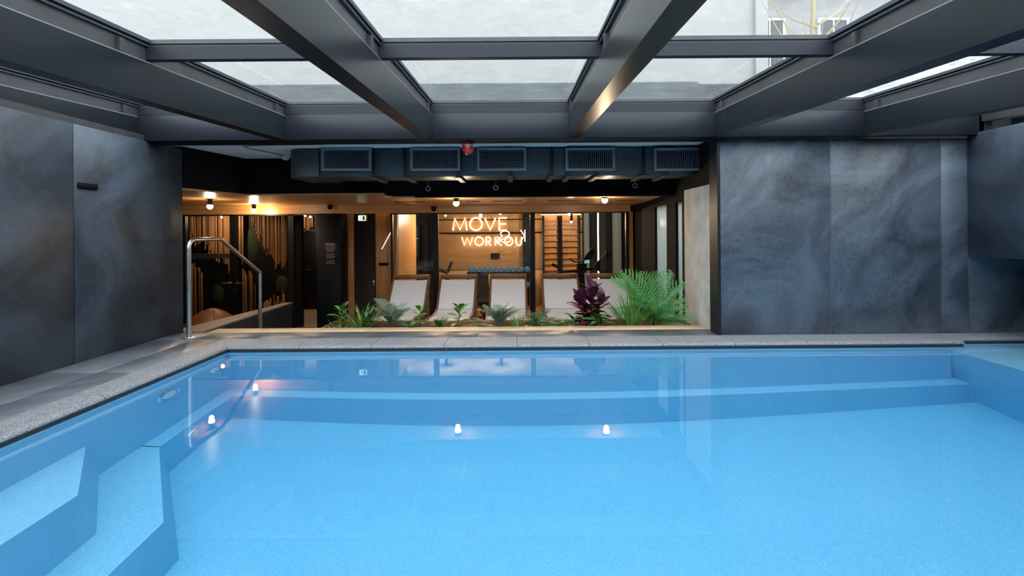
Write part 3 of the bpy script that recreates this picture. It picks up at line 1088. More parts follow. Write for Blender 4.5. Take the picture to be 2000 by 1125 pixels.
def rods(label, items, y, name='rod_artwork'):
    """items: px, top py, bottom py"""
    x_mid = sum(P(i[0], 450, y).x for i in items) / len(items)
    t = empty(name, (x_mid, y, LF), 0, label, 'artwork', 'wooden rod artworks')
    base = {}
    for m in ('rod_wood', 'rod_wood_dark'):
        mb = MB().lathe([(0.013, 0.0), (0.016, 0.01), (0.016, 0.99), (0.013, 1.0)], 7)
        me = mb.mesh('rod')
        me.materials.append(M[m])
        base[m] = me
    for (px, pt, pb) in items:
        a, b = P(px, pt, y), P(px, pb, y)
        o = bpy.data.objects.new('rod', base['rod_wood' if random.random() < 0.6 else 'rod_wood_dark'])
        COL.objects.link(o)
        o.parent = t
        o.location = (b.x - x_mid + random.uniform(-0.01, 0.01), random.uniform(-0.05, 0.015), b.z - LF)
        o.scale = (random.uniform(0.6, 1.2), random.uniform(0.6, 1.2), a.z - b.z)
    xs_ = [P(i[0], 450, y).x - x_mid for i in items]
    zt_ = P(items[0][0], items[0][1], y).z - LF
    zb_ = P(items[0][0], items[0][2], y).z - LF
    MB().box(min(xs_), max(xs_), 0.02, 0.09, (zt_ - 0.05) if zt_ > 2.0 else zb_ + 0.03, zt_ if zt_ > 2.0 else zb_ + 0.08).build('batten', 'black', t)
    return t


it = []
for k in range(46):
    px = 371 + k * 1.75
    f = (px - 371) / 80.0
    it.append((px, 412, 466 + 62 * f ** 1.3 + random.uniform(-14, 10)))
rods('wooden rods hanging behind the left corridor pane, stepping down to the right', it, 10.25)
it = []
for k in range(42):
    px = 494 + k * 1.63
    f = min(1, (px - 494) / 45.0)
    it.append((px, 414, 445 + 78 * f + random.uniform(-16, 8)))
rods('wooden rods hanging in the pane right of the glass door', it, 10.25)
it = [(372 + k * 3.2, 505 + k * 4.2 + random.uniform(-10, 8), 622) for k in range(9)]
rods('short wooden rods rising from the floor behind the handrail', it, 10.2)
it = [(478 + k * 3.0, 520 + k * 5.0 + random.uniform(-12, 8), 612) for k in range(8)]
it += [(517 + k * 3.4, 580 + random.uniform(-6, 12), 612) for k in range(11)]
it += [(555, 566, 612), (558, 574, 612)]
rods('short wooden rods rising from the floor right of the glass door', it, 10.2)
it = [(461 + k * 3.0, 414, 500 + random.uniform(-10, 18)) for k in range(6)]
rods('narrow cluster of wooden rods hanging beside the glass door', it, 10.25)
it = [(576 + k * 2.6, 424, 470 + random.uniform(-15, 25)) for k in range(5)] + [(594 + k * 2.6, 424, 447 + random.uniform(-4, 4)) for k in range(8)]
it += [(577 + k * 2.4, 545 + random.uniform(-6, 12), 602) for k in range(6)]
rods('wooden rods on the far corridor wall around the black door', it, 12.65)
# shallow green oval discs on the dark wall
for k, (px, py, rx, rz, lab) in enumerate(((490, 478, 14, 32, 'tall'), (425, 575, 12, 18, 'low left'), (550, 555, 13, 17, 'low right'))):
    c = P(px, py, 10.33)
    s = 10.33 / FPX
    t = MB().lathe([(0.001, -0.03), (0.5, -0.026), (0.85, -0.016), (1.0, 0.0)], 20, axis='Y').build('green_disc', 'disc_green')
    t.location = (c.x, 10.35, c.z)
    t.scale = (rx * s, 1.0, rz * s)
    tag(t, 'blurred %s green oval disc on the dark rod wall' % lab, 'decoration', 'green discs')
# corridor door
a, b = P(592, 451, 12.6), P(621, 606, 12.6)
t = empty('door_2', ((a.x + b.x) / 2 + 0.15, 12.72, LF))
struct(t, 'black door at the end of the corridor')
MB().bbox(-0.42, 0.42, -0.04, 0.0, 0.004, 2.04, 0.004).build('leaf', 'black_satin', t)
for s in (-1, 1):
    MB().box(s * 0.45 - 0.03, s * 0.45 + 0.03, -0.06, 0.0, 0, 2.1).build('frame', 'black', t)
c = P(601, 527, 12.6)
hx, hz = c.x - t.location.x, c.z - LF
hm = MB()
hm.tube([(hx - 0.04, -0.04, hz), (hx - 0.04, -0.09, hz), (hx + 0.08, -0.09, hz)], 0.011, 8)
hm.lathe([(0.026, -0.05), (0.026, -0.04)], 12, (hx - 0.04, 0, hz), 'Y')
hm.build('handle', 'stainless', t)
c = P(579, 506, 11.8)
t = empty('fire_alarm_panel', (c.x, 12.75, c.z), 0, 'small red and white fire safety signs left of the black corridor door', 'sign')
for k, (dx, dz, m) in enumerate(((-0.03, 0.07, 'red_matte'), (0.08, 0.07, 'print_white'), (-0.03, -0.07, 'red_matte'), (0.08, -0.07, 'print_grey'))):
    MB().bbox(dx - 0.05, dx + 0.05, -0.016, 0.0, dz - 0.06, dz + 0.06, 0.003).build('plate', m, t)
    MB().bbox(dx - 0.025, dx + 0.025, -0.02, -0.016, dz - 0.03, dz + 0.03, 0.002).build('pictogram', 'print_white' if 'red' in m else 'sign_green', t)

# ------------------------------------------------------------------ low wall, stairs, handrail, bean bag
zc = EYE - 1.25
mb = MB().prism([(-4.01, 5.70), (-4.01, 8.60), (-4.12, 8.60), (-4.46, 5.70)][::-1], LF, zc - 0.02)
o = mb.build('wall_low', 'dark_plaster')
struct(o, 'low dark plastered wall beside the stairs with pale capping')
MB().prism([(-4.005, 5.70), (-4.005, 8.605), (-4.125, 8.605), (-4.47, 5.70)][::-1], zc - 0.02, zc).build('capping', 'cap_stone', o)
t = empty('stairs', (-3.5, 5.7, LF), 0, 'steps going down from the deck to the sunken lounge by the handrail', 'stairs')
n = 5
for k in range(n):
    z1 = (-LF) * (1 - (k + 1) / (n + 1.0))
    MB().bbox(-0.5, 0.52, k * 0.29 - 0.0, (k + 1) * 0.29, 0, z1, 0.004).build('step', 'deck_stone', t)
# handrail
RX = -3.53
d1, d2, d3 = 5.19, 5.76, 6.62
zt1, zt3 = EYE - 0.055 - 0.02, EYE - 0.545
t = empty('handrail', (RX, d1, 0), 0, 'bent stainless steel handrail at the top of the stairs', 'handrail')


def rail_pt(y, z):
    return (0, y - d1, z)


pts = [rail_pt(d1, 0.0), rail_pt(d1, zt1 - 0.10)]
for k in range(1, 7):
    an = k / 6 * PI / 2
    pts.append(rail_pt(d1 + 0.09 * (1 - math.cos(an)), zt1 - 0.09 + 0.09 * math.sin(an)))
pts += [rail_pt(d2 - 0.03, zt1), rail_pt(d2, zt1 - 0.004), rail_pt(d2 + 0.03, zt1 - 0.02), rail_pt(d3, zt3)]
MB().tube(pts, 0.0235, 12).build('rail', 'stainless', t)
MB().tube([rail_pt(d3, zt3 + 0.012), rail_pt(d3, LF + 0.37)], 0.0235, 12).build('post', 'stainless', t)
MB().lathe([(0.062, 0.0), (0.062, 0.008), (0.05, 0.012), (0.027, 0.014), (0.027, 0.03)], 20).build('base_plate', 'stainless', t)
for k in range(3):
    a = k * 2 * PI / 3 + 0.4
    MB().lathe([(0.007, 0.008), (0.007, 0.016), (0.001, 0.018)], 8, (0.047 * math.cos(a), 0.047 * math.sin(a), 0)).build('bolt', 'chrome', t)
# bean bag
c = P(414, 620, 7.6)
prof = [(0.02, 0.0), (0.32, 0.02), (0.44, 0.16), (0.45, 0.32), (0.38, 0.52), (0.26, 0.70), (0.14, 0.80), (0.04, 0.84)]
t = empty('bean_bag', (-4.85, 7.55, LF), 0.3, 'brown leather bean bag behind the low wall', 'bean bag')
mb = MB().lathe(prof, 24)
mb.v = [(x * (1 + 0.05 * math.sin(5 * math.atan2(y, x)) + 0.12) + 0.10 * z, y, z * (1 - 0.10 * x)) for x, y, z in mb.v]
mb.build('bag', 'leather', t)
for k in range(5):
    a = k * 2 * PI / 5
    MB().tube([((r + 0.004) * math.cos(a) * (1.12 + 0.05 * math.sin(5 * a)) + 0.10 * z, (r + 0.004) * math.sin(a), z * (1 - 0.10 * r * math.cos(a))) for r, z in prof[2:]], 0.006, 5).build('seam', 'leather', t)

# ------------------------------------------------------------------ platform, planter
o = box('floor', -2.85, 2.15, 6.30, 8.93, LF, EYE - 1.70, 'floor_wood')
struct(o, 'raised timber platform under the loungers')
t = empty('planter', (0, 5.98, LF), 0, 'long planter trough behind the oak edge boards', 'planter')
MB().box(-2.36, 2.14, -0.29, -0.27, 0.3, 0.86).build('front_board', 'dark_plaster', t)
MB().box(-2.36, 2.14, 0.27, 0.30, 0.3, 0.87).build('back_board', 'floor_wood', t)
MB().box(-2.38, -2.36, -0.29, 0.30, 0.3, 0.87).build('end_board', 'floor_wood', t)
MB().box(-2.36, 2.14, -0.27, 0.27, 0.3, 0.845).build('soil', 'soil', t)
SOIL = LF + 0.845

# ------------------------------------------------------------------ sun loungers
def lounger():
    t = empty('sun_lounger', (0, 0, 0))
    pr = [(0.0, 0.30), (0.20, 0.345), (0.45, 0.36), (0.75, 0.34), (1.00, 0.345), (1.14, 0.385), (1.24, 0.47), (1.45, 0.70), (1.63, 0.895)]
    # curved timber sides
    for s in (-1, 1):
        x0, x1 = s * 0.292, s * 0.325
        mb = MB()
        n = len(pr)
        vs = []
        for (y, z) in pr:
            vs += [(x0, y, z + 0.022), (x1, y, z + 0.022), (x1, y + 0.03, z - 0.075), (x0, y + 0.03, z - 0.075)]
        fs = [(0, 1, 2, 3), tuple(4 * (n - 1) + k for k in (3, 2, 1, 0))]
        for i in range(n - 1):
            for k in range(4):
                a, b = 4 * i + k, 4 * i + (k + 1) % 4
                fs.append((a, a + 4, b + 4, b))
        mb.add(vs, fs)
        mb.build('side_frame', 'lounger_wood', t)
        # legs: front, and a slanting strut behind the back
        MB().hull([(x0, 0.18, 0.28), (x1, 0.18, 0.28), (x1, 0.25, 0.28), (x0, 0.25, 0.28)], [(x0, 0.12, 0.0), (x1, 0.12, 0.0), (x1, 0.17, 0.0), (x0, 0.17, 0.0)]).build('leg', 'lounger_wood', t)
        MB().hull([(x0, 1.10, 0.31), (x1, 1.10, 0.31), (x1, 1.18, 0.33), (x0, 1.18, 0.33)], [(x0, 1.02, 0.0), (x1, 1.02, 0.0), (x1, 1.08, 0.0), (x0, 1.08, 0.0)]).build('leg', 'lounger_wood', t)
        MB().hull([(x0, 1.50, 0.64), (x1, 1.50, 0.64), (x1, 1.54, 0.68), (x0, 1.54, 0.68)], [(x0, 1.52, 0.0), (x1, 1.52, 0.0), (x1, 1.58, 0.0), (x0, 1.58, 0.0)]).build('strut', 'lounger_wood', t)
    MB().bbox(-0.325, 0.325, 1.625, 1.675, 0.845, 0.925, 0.006).build('top_rail', 'lounger_wood', t)
    MB().bbox(-0.325, 0.325, -0.02, 0.03, 0.24, 0.325, 0.006).build('foot_rail', 'lounger_wood', t)
    MB().bbox(-0.30, 0.30, 1.535, 1.565, 0.22, 0.27, 0.005).build('cross_bar', 'lounger_wood', t)
    # fabric sling
    mb = MB()
    fine = []
    for i in range(len(pr) - 1):
        for q in range(3):
            f = q / 3
            fine.append((pr[i][0] * (1 - f) + pr[i + 1][0] * f, pr[i][1] * (1 - f) + pr[i + 1][1] * f))
    fine.append(pr[-1])
    fine = fine[1:-1]
    nx = 5
    vs, fs = [], []
    for th in (0, -0.008):
        for (y, z) in fine:
            for k in range(nx):
                x = -0.293 + 0.586 * k / (nx - 1)
                sag = -0.010 * (1 - (x / 0.293) ** 2)
                vs.append((x, y, z + 0.010 + sag + th))
    nr = len(fine)
    for i in range(nr - 1):
        for k in range(nx - 1):
            a = i * nx + k
            fs.append((a, a + 1, a + nx + 1, a + nx))
            b = a + nr * nx
            fs.append((b, b + nx, b + nx + 1, b + 1))
    mb.add(vs, fs, True)
    f = mb.build('sling', 'fabric_white', t, False)
    # stitched seam across the bend
    MB().tube([(-0.29, 1.118, 0.392), (0, 1.118, 0.384), (0.29, 1.118, 0.392)], 0.003, 5).build('seam', 'print_grey', f)
    return t


L0 = lounger()
lx = [804, 896, 993, 1093, 1187]
ln = ['white sling lounger at the left end of the row, before the timber panels',
      'second lounger from the left, white sling in brown timber frame',
      'middle white lounger of the row, below the dumbbell rack',
      'fourth lounger from the left, behind the purple rubber plant',
      'right end lounger of the row, half hidden by the palm']
PLAT = EYE - 1.70
for i, px in enumerate(lx):
    o = L0 if i == 0 else copy_tree(L0)
    o.location = (P(px, 540, 8.6).x, 6.97, PLAT)
    tag(o, ln[i], 'sun lounger', 'row of white sun loungers')

# ------------------------------------------------------------------ ventilation duct with grilles
DY = 5.74
dz0, dz1 = EYE + 0.66, EYE + 0.985
t = empty('ventilation_duct', (-0.2, DY + 0.3, dz0), 0, 'long dark grey ventilation duct hung under the concrete ceiling', 'duct')
ox, oy, oz = t.location
# main body in sections between flanges
fl = [-2.36, -1.72, -1.34, -0.70, -0.08, 0.42, 0.62, 0.96, 1.52, 1.80, 2.12]
for i in range(len(fl) - 1):
    MB().bbox(fl[i] - ox, fl[i + 1] - ox, DY + 0.04 - oy, DY + 0.58 - oy, 0.0, dz1 - oz, 0.004).build('duct_section', 'duct_grey', t)
for x in fl[1:-1]:
    MB().box(x - 0.014 - ox, x + 0.014 - ox, DY + 0.026 - oy, DY + 0.595 - oy, -0.012, dz1 - oz + 0.004).build('flange', 'black_satin', t)
    MB().box(x - 0.03 - ox, x + 0.03 - ox, DY + 0.024 - oy, DY + 0.60 - oy, -0.030, -0.014).build('hanger_bar', 'duct_grey', t)
# rounded elbow at the left end
mb = MB()
arc = [(-2.36, DY + 0.02), (-2.55, DY + 0.02)]
for k in range(1, 8):
    a = k / 7 * PI / 2
    arc.append((-2.55 - 0.22 * math.sin(a), DY + 0.24 - 0.22 * math.cos(a)))
arc += [(-2.77, DY + 0.90), (-2.36, DY + 0.90)]
mb.prism([(x - ox, y - oy) for x, y in arc[::-1]], 0.0, dz1 - oz)
mb.build('elbow', 'duct_grey', t)
gn = ['leftmost air grille of the duct, left of the red beacon', 'air grille just left of the red beacon', 'air grille just right of the red beacon',
      'fourth air grille from the left, above the right lamp', 'rightmost air grille of the duct, next to the slate wall']
for k, (xa, xb2) in enumerate(((629, 726), (802, 899), (932, 1028), (1104, 1201), (1277, 1375))):
    a, b = P(xa, 312, DY).x, P(xb2, 312, DY).x
    z1, z0 = P((xa + xb2) / 2, 289, DY).z, P((xa + xb2) / 2, 334, DY).z
    gq = empty('air_grille', ((a + b) / 2, DY, z0), 0, gn[k], 'air grille', 'air grilles on the duct')
    w, h = (b - a) / 2, z1 - z0
    fr = 0.028
    MB().bbox(-w, w, -0.03, 0.018, 0, fr, 0.003).build('frame_rail', 'grille_frame', gq)
    MB().bbox(-w, w, -0.03, 0.018, h - fr, h, 0.003).build('frame_rail', 'grille_frame', gq)
    MB().bbox(-w, -w + fr, -0.03, 0.018, fr, h - fr, 0.003).build('frame_stile', 'grille_frame', gq)
    MB().bbox(w - fr, w, -0.03, 0.018, fr, h - fr, 0.003).build('frame_stile', 'grille_frame', gq)
    MB().box(-w + fr, w - fr, 0.008, 0.022, fr, h - fr).build('dark_back', 'black', gq)
    nb = 22
    bm_ = MB().box(-0.003, 0.003, -0.022, -0.004, fr, h - fr).mesh('vertical_blade')
    bm_.materials.append(M['grille_bar'])
    for q in range(nb):
        o = link('vertical_blade', bm_, None, gq)
        o.location = (-w + fr + (q + 0.5) * (2 * w - 2 * fr) / nb, 0, 0)
    hb = MB().box(-w + fr, w - fr, -0.002, 0.008, -0.0025, 0.0025).mesh('horizontal_blade')
    hb.materials.append(M['grille_bar'])
    for q in range(9):
        o = link('horizontal_blade', hb, None, gq)
        o.location = (0, 0, fr + (q + 0.5) * (h - 2 * fr) / 9)

# wire loops hanging below the duct
for k, (px, ptop, pbot) in enumerate(((836, 344, 372), (968, 343, 370), (1240, 338, 366))):
    y = 6.1
    a, b = P(px, ptop, y), P(px, pbot, y)
    t = empty('hanging_loop', (a.x, y, a.z), 0, 'thin wire with small ring below the duct, %s' % ('left of the left lamp', 'between the two lamps', 'right of the right lamp')[k], 'wire loop', 'wire loops under the duct')
    L = dz0 - 0.03 - b.z
    MB().tube([(0, 0, dz0 - 0.02 - a.z), (0, 0, b.z - a.z + 0.05)], 0.0025, 5).build('wire', 'grille_frame', t)
    MB().tube([(0.028 * math.sin(q / 12 * 2 * PI), 0, b.z - a.z + 0.022 + 0.028 * math.cos(q / 12 * 2 * PI)) for q in range(12)], 0.005, 6, True).build('ring', 'grille_frame', t)

# red alarm beacon under the girder
c = P(914, 293, 5.25)
t = empty('alarm_beacon', (c.x, 5.20, ROOMTOP), 0, 'round red alarm beacon under the steel girder', 'alarm')
MB().lathe([(0.045, 0.0), (0.06, -0.012), (0.06, -0.030), (0.052, -0.034)], 20).build('base', 'red_matte', t)
MB().lathe([(0.050, -0.034), (0.050, -0.048)], 20).build('white_band', 'white_plastic', t)
MB().lathe([(0.060, -0.048), (0.063, -0.075), (0.058, -0.105), (0.040, -0.128), (0.015, -0.137)], 20).build('lens', 'red', t)
MB().lathe([(0.0645, -0.083), (0.0655, -0.088), (0.0630, -0.093)], 20).build('ridge', 'red_matte', t)
# smoke detector and cable on the bare concrete
c = P(543, 318, 6.6)
t = empty('smoke_detector', (-3.02, 6.32, EYE + 1.0), 0, 'round white smoke detector on the bare concrete ceiling', 'detector')
MB().lathe([(0.055, 0.0), (0.06, -0.01), (0.06, -0.022), (0.048, -0.03)], 20).build('base', 'white_plastic', t)
MB().lathe([(0.042, -0.03), (0.040, -0.048), (0.026, -0.056), (0.005, -0.058)], 18).build('sensor_head', 'white_plastic', t)
cz = EYE + 0.992
pts = [(-3.02, 6.27, cz), (-3.06, 6.05, cz), (-3.16, 5.72, cz), (-3.14, 5.56, cz), (-2.98, 5.52, cz), (-2.7, 5.50, cz), (-2.2, 5.49, cz)]
tag(MB().tube(pts, 0.006, 6).build('cable', 'rod_wood_dark'), 'thin dark cable curling across the concrete ceiling to the detector', 'cable')

# ------------------------------------------------------------------ ceiling lamps
def lamp(px, py, y, zc, power, label, r=0.042, group='ceiling lamps'):
    c = P(px, py, y)
    t = empty('ceiling_lamp', (c.x, y, zc), 0, label, 'lamp', group)
    L = zc - c.z
    MB().lathe([(0.045, 0.0), (0.045, -0.008), (0.03, -0.012)], 16).build('ceiling_rose', 'black', t)
    h = max(0.012, L - r * 0.4)
    MB().lathe([(0.03, -0.010), (0.034, -h * 0.5), (0.036, -h)], 16).build('housing', 'black_satin', t)
    me = MB().lathe([(0.004, r), (r * 0.6, r * 0.8), (r * 0.95, r * 0.3), (r * 0.95, -r * 0.3), (r * 0.6, -r * 0.8), (0.004, -r)], 14)
    o = me.build('bulb', 'lamp_glow', t)
    o.location = (0, 0, -L)
    ld = bpy.data.lights.new('lamp_light', 'POINT')
    ld.energy = power
    ld.color = (1.0, 0.76, 0.50)
    ld.shadow_soft_size = 0.03
    lo = bpy.data.objects.new('lamp_light', ld)
    COL.objects.link(lo)
    lo.parent = t
    lo.location = (0, 0, -L - r - 0.01)
    return t


lamp(891, 397, 6.74, CEIL, 14, 'bright round lamp on the timber ceiling left of the neon sign')
lamp(1181, 391, 6.74, CEIL, 14, 'bright round lamp on the timber ceiling above the right loungers')
lamp(410, 403, 7.16, CEIL_L, 14, 'bright round lamp on the ceiling above the handrail')
lamp(496, 410, 8.66, CEIL_L, 20, 'bright round lamp nearest the corridor glass')
lamp(1116, 433, 11.6, EYE + 0.62, 72, 'small lamp in the gym before the wall bars', 0.028, 'gym lamps')
lamp(596, 421, 11.9, ZH + 0.16, 25, 'small lamp above the corridor door', 0.026, 'corridor lamps')
lamp(606, 423, 11.2, ZH + 0.16, 12, 'second small lamp above the corridor door', 0.026, 'corridor lamps')
lamp(433, 424, 9.75, ZH + 0.16, 20, 'small lamp behind the left corridor pane', 0.018, 'corridor lamps')
lamp(977, 417, 10.9, EYE + 0.62, 72, 'small lamp in the gym above the letter E', 0.026, 'gym lamps')
lamp(870, 421, 10.9, EYE + 0.62, 72, 'small slanted lamp in the gym left of the letter M', 0.02, 'gym lamps')
lamp(790, 424, 10.2, EYE + 0.62, 64, 'small lamp in the gym above the left window', 0.014, 'gym lamps')

# dome cameras on the header
for k, (px, py) in enumerate(((848, 407), (646, 409))):
    c = P(px, py, 8.9)
    zc_ = CEIL if k == 0 else CEIL_L
    t = empty('dome_camera', (c.x, 8.86, zc_), 0, 'black dome camera %s' % ('above the left gym mullion' if k == 0 else 'above the black column'), 'camera', 'dome cameras')
    MB().lathe([(0.055, 0.0), (0.055, -0.04), (0.05, -0.045)], 16).build('base', 'black_satin', t)
    MB().lathe([(0.045, -0.045), (0.042, -0.07), (0.028, -0.088), (0.004, -0.094)], 16).build('dome', 'black', t)

# ------------------------------------------------------------------ gym
YB = 13.2
t = empty('wall_gym_back', (0, YB, LF))
struct(t, 'timber panelled back wall of the gym with dark grooves')
HG = EYE + 0.62 - LF
MB().box(-3.3, 1.81, 0.03, 0.12, 0, HG).box(1.98, 2.57, 0.03, 0.12, 0, HG).box(2.84, 3.4, 0.03, 0.12, 0, HG).build('backing', 'black', t)
for x0, x1 in ((-2.3, 0.15), (0.36, 1.80)):
    for z0, z1 in ((0, 0.95), (0.96, 1.95), (1.98, 2.32), (2.34, HG - 0.15)):
        MB().bbox(x0, x1, 0, 0.03, z0 + 0.004, z1 - 0.004, 0.003).build('panel', 'gym_oak', t)
MB().box(-2.3, 1.80, -0.01, 0.03, HG - 0.15, HG).build('top_band', 'concrete', t)
MB().bbox(0.155, 0.355, -0.14, 0.0, 0, HG - 0.1, 0.004).build('pillar', 'black_panel', t)
# right part: black wall with two pale windows
for x0, x1 in ((1.98, 2.56), (2.84, 3.4)):
    MB().box(x0, x1, 0, 0.03, 0, HG).build('panel', 'black_panel', t)
o = box('ceiling', -3.3, 3.4, 9.1, YB + 0.1, EYE + 0.62, EYE + 0.66, 'concrete')
struct(o, 'grey gym ceiling')
o = box('wall_gym_right', 3.3, 3.4, 9.1, YB, LF, EYE + 0.62, 'dark_plaster')
struct(o, 'dark right wall of the gym')
for k, (xa, xb2) in enumerate(((1140, 1150.5), (1195, 1213))):
    a, b = P(xa, 470, YB).x, P(xb2, 470, YB).x
    t = empty('window_%d' % (63 + k), ((a + b) / 2, YB - 0.02, LF))
    struct(t, 'tall narrow pale window in the gym back wall, %s' % ('beside the wall bars' if k == 0 else 'right of the light line'))
    w = (b - a) / 2
    MB().box(-w, w, -0.004, 0.004, 0.3, HG - 0.08).build('pane', 'frosted' if 'frosted' in M else 'white_plastic', t)
    for s in (-1, 1):
        MB().box(s * (w + 0.02) - 0.02, s * (w + 0.02) + 0.02, -0.02, 0.02, 0.25, HG - 0.04).build('stile', 'black_satin', t)
    MB().box(-w - 0.04, w + 0.04, -0.02, 0.02, HG - 0.08, HG - 0.03).build('head', 'black_satin', t)
# LED line
a = P(1168, 415, YB - 0.03)
t = empty('led_strip', (a.x, YB, LF), 0, 'vertical warm light line on the black gym wall', 'light strip')
MB().box(-0.03, 0.03, -0.02, 0.0, 0.4, HG - 0.02).build('profile', 'black_satin', t)
MB().box(-0.016, 0.016, -0.028, -0.02, 0.42, HG - 0.04).build('tube', 'led_warm', t)

# ---- neon sign
def arc(cx, cy, rx, ry, a0, a1, n=20):
    return [(cx + rx * math.cos(math.radians(a0 + (a1 - a0) * i / n)), cy + ry * math.sin(math.radians(a0 + (a1 - a0) * i / n))) for i in range(n + 1)]


GL = {
    'M': (1.16, [[(0.0, 0.0), (0.15, 1.0), (0.58, 0.03), (1.01, 1.0), (1.16, 0.0)]]),
    'O': (1.04, [arc(0.52, 0.5, 0.52, 0.5, 90, 450, 28)]),
    'V': (0.88, [[(0.0, 1.0), (0.44, 0.0), (0.88, 1.0)]]),
    'E': (0.60, [[(0.60, 1.0), (0.0, 1.0), (0.0, 0.0), (0.60, 0.0)], [(0.0, 0.52), (0.56, 0.52)]]),
    'W': (1.28, [[(0.0, 1.0), (0.30, 0.0), (0.64, 0.95), (0.98, 0.0), (1.28, 1.0)]]),
    'R': (0.60, [[(0.0, 0.0), (0.0, 1.0), (0.30, 1.0)] + arc(0.30, 0.73, 0.27, 0.27, 80, -90, 10) + [(0.0, 0.46)], [(0.26, 0.46), (0.60, 0.0)]]),
    'K': (0.64, [[(0.0, 0.0), (0.0, 1.0)], [(0.60, 1.0), (0.04, 0.48), (0.64, 0.0)]]),
    'U': (0.72, [[(0.0, 1.0), (0.0, 0.34)] + arc(0.36, 0.34, 0.36, 0.34, 180, 360, 12) + [(0.72, 1.0)]]),
    'T': (0.66, [[(0.0, 1.0), (0.66, 1.0)], [(0.33, 1.0), (0.33, 0.0)]]),
    '&': (0.92, [arc(0.36, 0.74, 0.26, 0.26, -60, 240, 16) + [(0.86, 0.0)], [(0.24, 0.50)] + arc(0.34, 0.26, 0.30, 0.26, 130, 320, 12) + [(0.84, 0.52)]]),
    '.': (0.10, [[(0.0, 0.0), (0.05, 0.05)]]),
}


def glyph(ch, x, z, hgt, root, y, mat, r, mirror=False, width=None):
    w, strokes = GL[ch]
    sx = hgt if width is None else width / w
    mb = MB()
    for st in strokes:
        pts = []
        for (u, v) in st:
            uu = (w - u) if mirror else u
            pts.append((x + uu * sx, y, z + v * hgt))
        mb.tube(pts, r, 6)
    return mb.build('letter_tube', mat, root)


YS = YB - 0.05
def word(t, items, ztop, zbot, mat, r, mirror=False):
    for ch, xa, xb2 in items:
        a, b = P(xa, ztop, YS), P(xb2, zbot, YS)
        top, bot = P(xa, ztop, YS).z, P(xa, zbot, YS).z
        glyph(ch, a.x - t.location.x, bot - t.location.z, top - bot, t, 0, mat, r, mirror, b.x - a.x)


c = P(945, 455, YS)
t = empty('glowing_letters', (c.x, YS, c.z), 0, 'glowing warm white neon sign reading MOVE and WORKOU on the gym wall', 'neon sign')
word(t, (('M', 884.5, 912), ('O', 917.5, 941.5), ('V', 947, 968), ('E', 975, 989.5)), 426, 450, 'neon', 0.020)
word(t, (('W', 902, 923), ('O', 927.5, 944), ('R', 949.5, 958.5), ('K', 967.5, 980), ('O', 986, 1001.5), ('U', 1008, 1018.5)), 463, 479.5, 'neon', 0.016)
for px in (915, 960):
    p = P(px, 457, YS)
    MB().tube([(p.x - c.x, 0.02, p.z - c.z - 0.1), (p.x - c.x, 0.02, p.z - c.z + 0.5)], 0.004, 5).build('support_wire', 'black_satin', t)
MB().box(-1.0, 1.0, 0.02, 0.045, -0.03, -0.01).build('carrier_bar', 'black_satin', t)

# reversed characters: neon reflected in the glass, built as dim glowing tubes
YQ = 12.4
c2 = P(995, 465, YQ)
t = empty('glowing_letters', (c2.x, YQ, c2.z), 0, 'dim reversed glass reflection of a neon ampersand and letter K, built as glowing tubes over the end of the bright neon words', 'neon sign')
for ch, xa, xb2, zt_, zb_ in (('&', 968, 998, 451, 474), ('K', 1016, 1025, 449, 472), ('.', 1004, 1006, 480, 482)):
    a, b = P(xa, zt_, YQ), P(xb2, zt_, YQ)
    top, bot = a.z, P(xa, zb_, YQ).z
    glyph(ch, a.x - c2.x, bot - c2.z, top - bot, t, 0, 'neon_reflection', 0.014, True, b.x - a.x)
MB().tube([(0, 0.0, -0.2), (0, 0.0, EYE + 0.62 - c2.z)], 0.004, 5).build('support_wire', 'black_satin', t)  # added wire holding up the reflection tubes
# slanting reflection in the glass, built as a glowing bar before the timber
a, b = P(745, 487, 9.1), P(763, 453, 9.1)
t = empty('reflection_bar', (a.x, 9.12, a.z), 0, 'thin pale slanting glass reflection before the timber panel, built as a glowing bar', 'reflection')
MB().tube([(0, 0, 0), (b.x - a.x, 0, b.z - a.z), (b.x - a.x + 0.05, 0, b.z - a.z)], 0.008, 6).build('tube', 'neon_reflection', t)
for q in (0.15, 0.85):  # added clips under the reflection bar
    MB().box((b.x - a.x) * q - 0.01, (b.x - a.x) * q + 0.01, 0.005, 0.075, (b.z - a.z) * q - 0.01, (b.z - a.z) * q + 0.01).build('clip', 'stainless', t)

# ---- wall bars
for k, (xa, xb2, lab) in enumerate(((1061, 1092, 'left'), (1096, 1131, 'right'))):
    y = YB - 0.16
    a, b = P(xa, 430, y), P(xb2, 600, y)
    w = (b.x - a.x) / 2
    t = empty('wall_bars', ((a.x + b.x) / 2, y, LF), 0, '%s one of two timber wall bar ladders in the gym' % lab, 'wall bars', 'gym wall bars')
    for s in (-1, 1):
        MB().bbox(s * w - 0.025, s * w + 0.025, -0.04, 0.13, 0, 2.42, 0.004).build('upright', 'black_satin', t)
    MB().box(-w, w, 0.10, 0.13, 0.05, 2.40).build('back_board', 'wall_oak', t)
    for q in range(15):
        z = 0.2 + q * 0.155 if q < 13 else 0.2 + 12 * 0.155 + (q - 12) * 0.10
        MB().tube([(-w, 0, z), (w, 0, z)], 0.020, 8).build('rung', 'rod_wood', t)
t = empty('gym_light_bar', (P(1095, 432, YB).x, YB - 0.10, EYE + 0.43), 0, 'warm light bar above the wall bars', 'light strip')
MB().box(-0.55, 0.55, -0.02, 0.05, 0.0, 0.03).build('profile', 'black_satin', t)
MB().box(-0.54, 0.54, -0.015, 0.03, -0.012, 0.0).build('tube', 'led_warm', t)
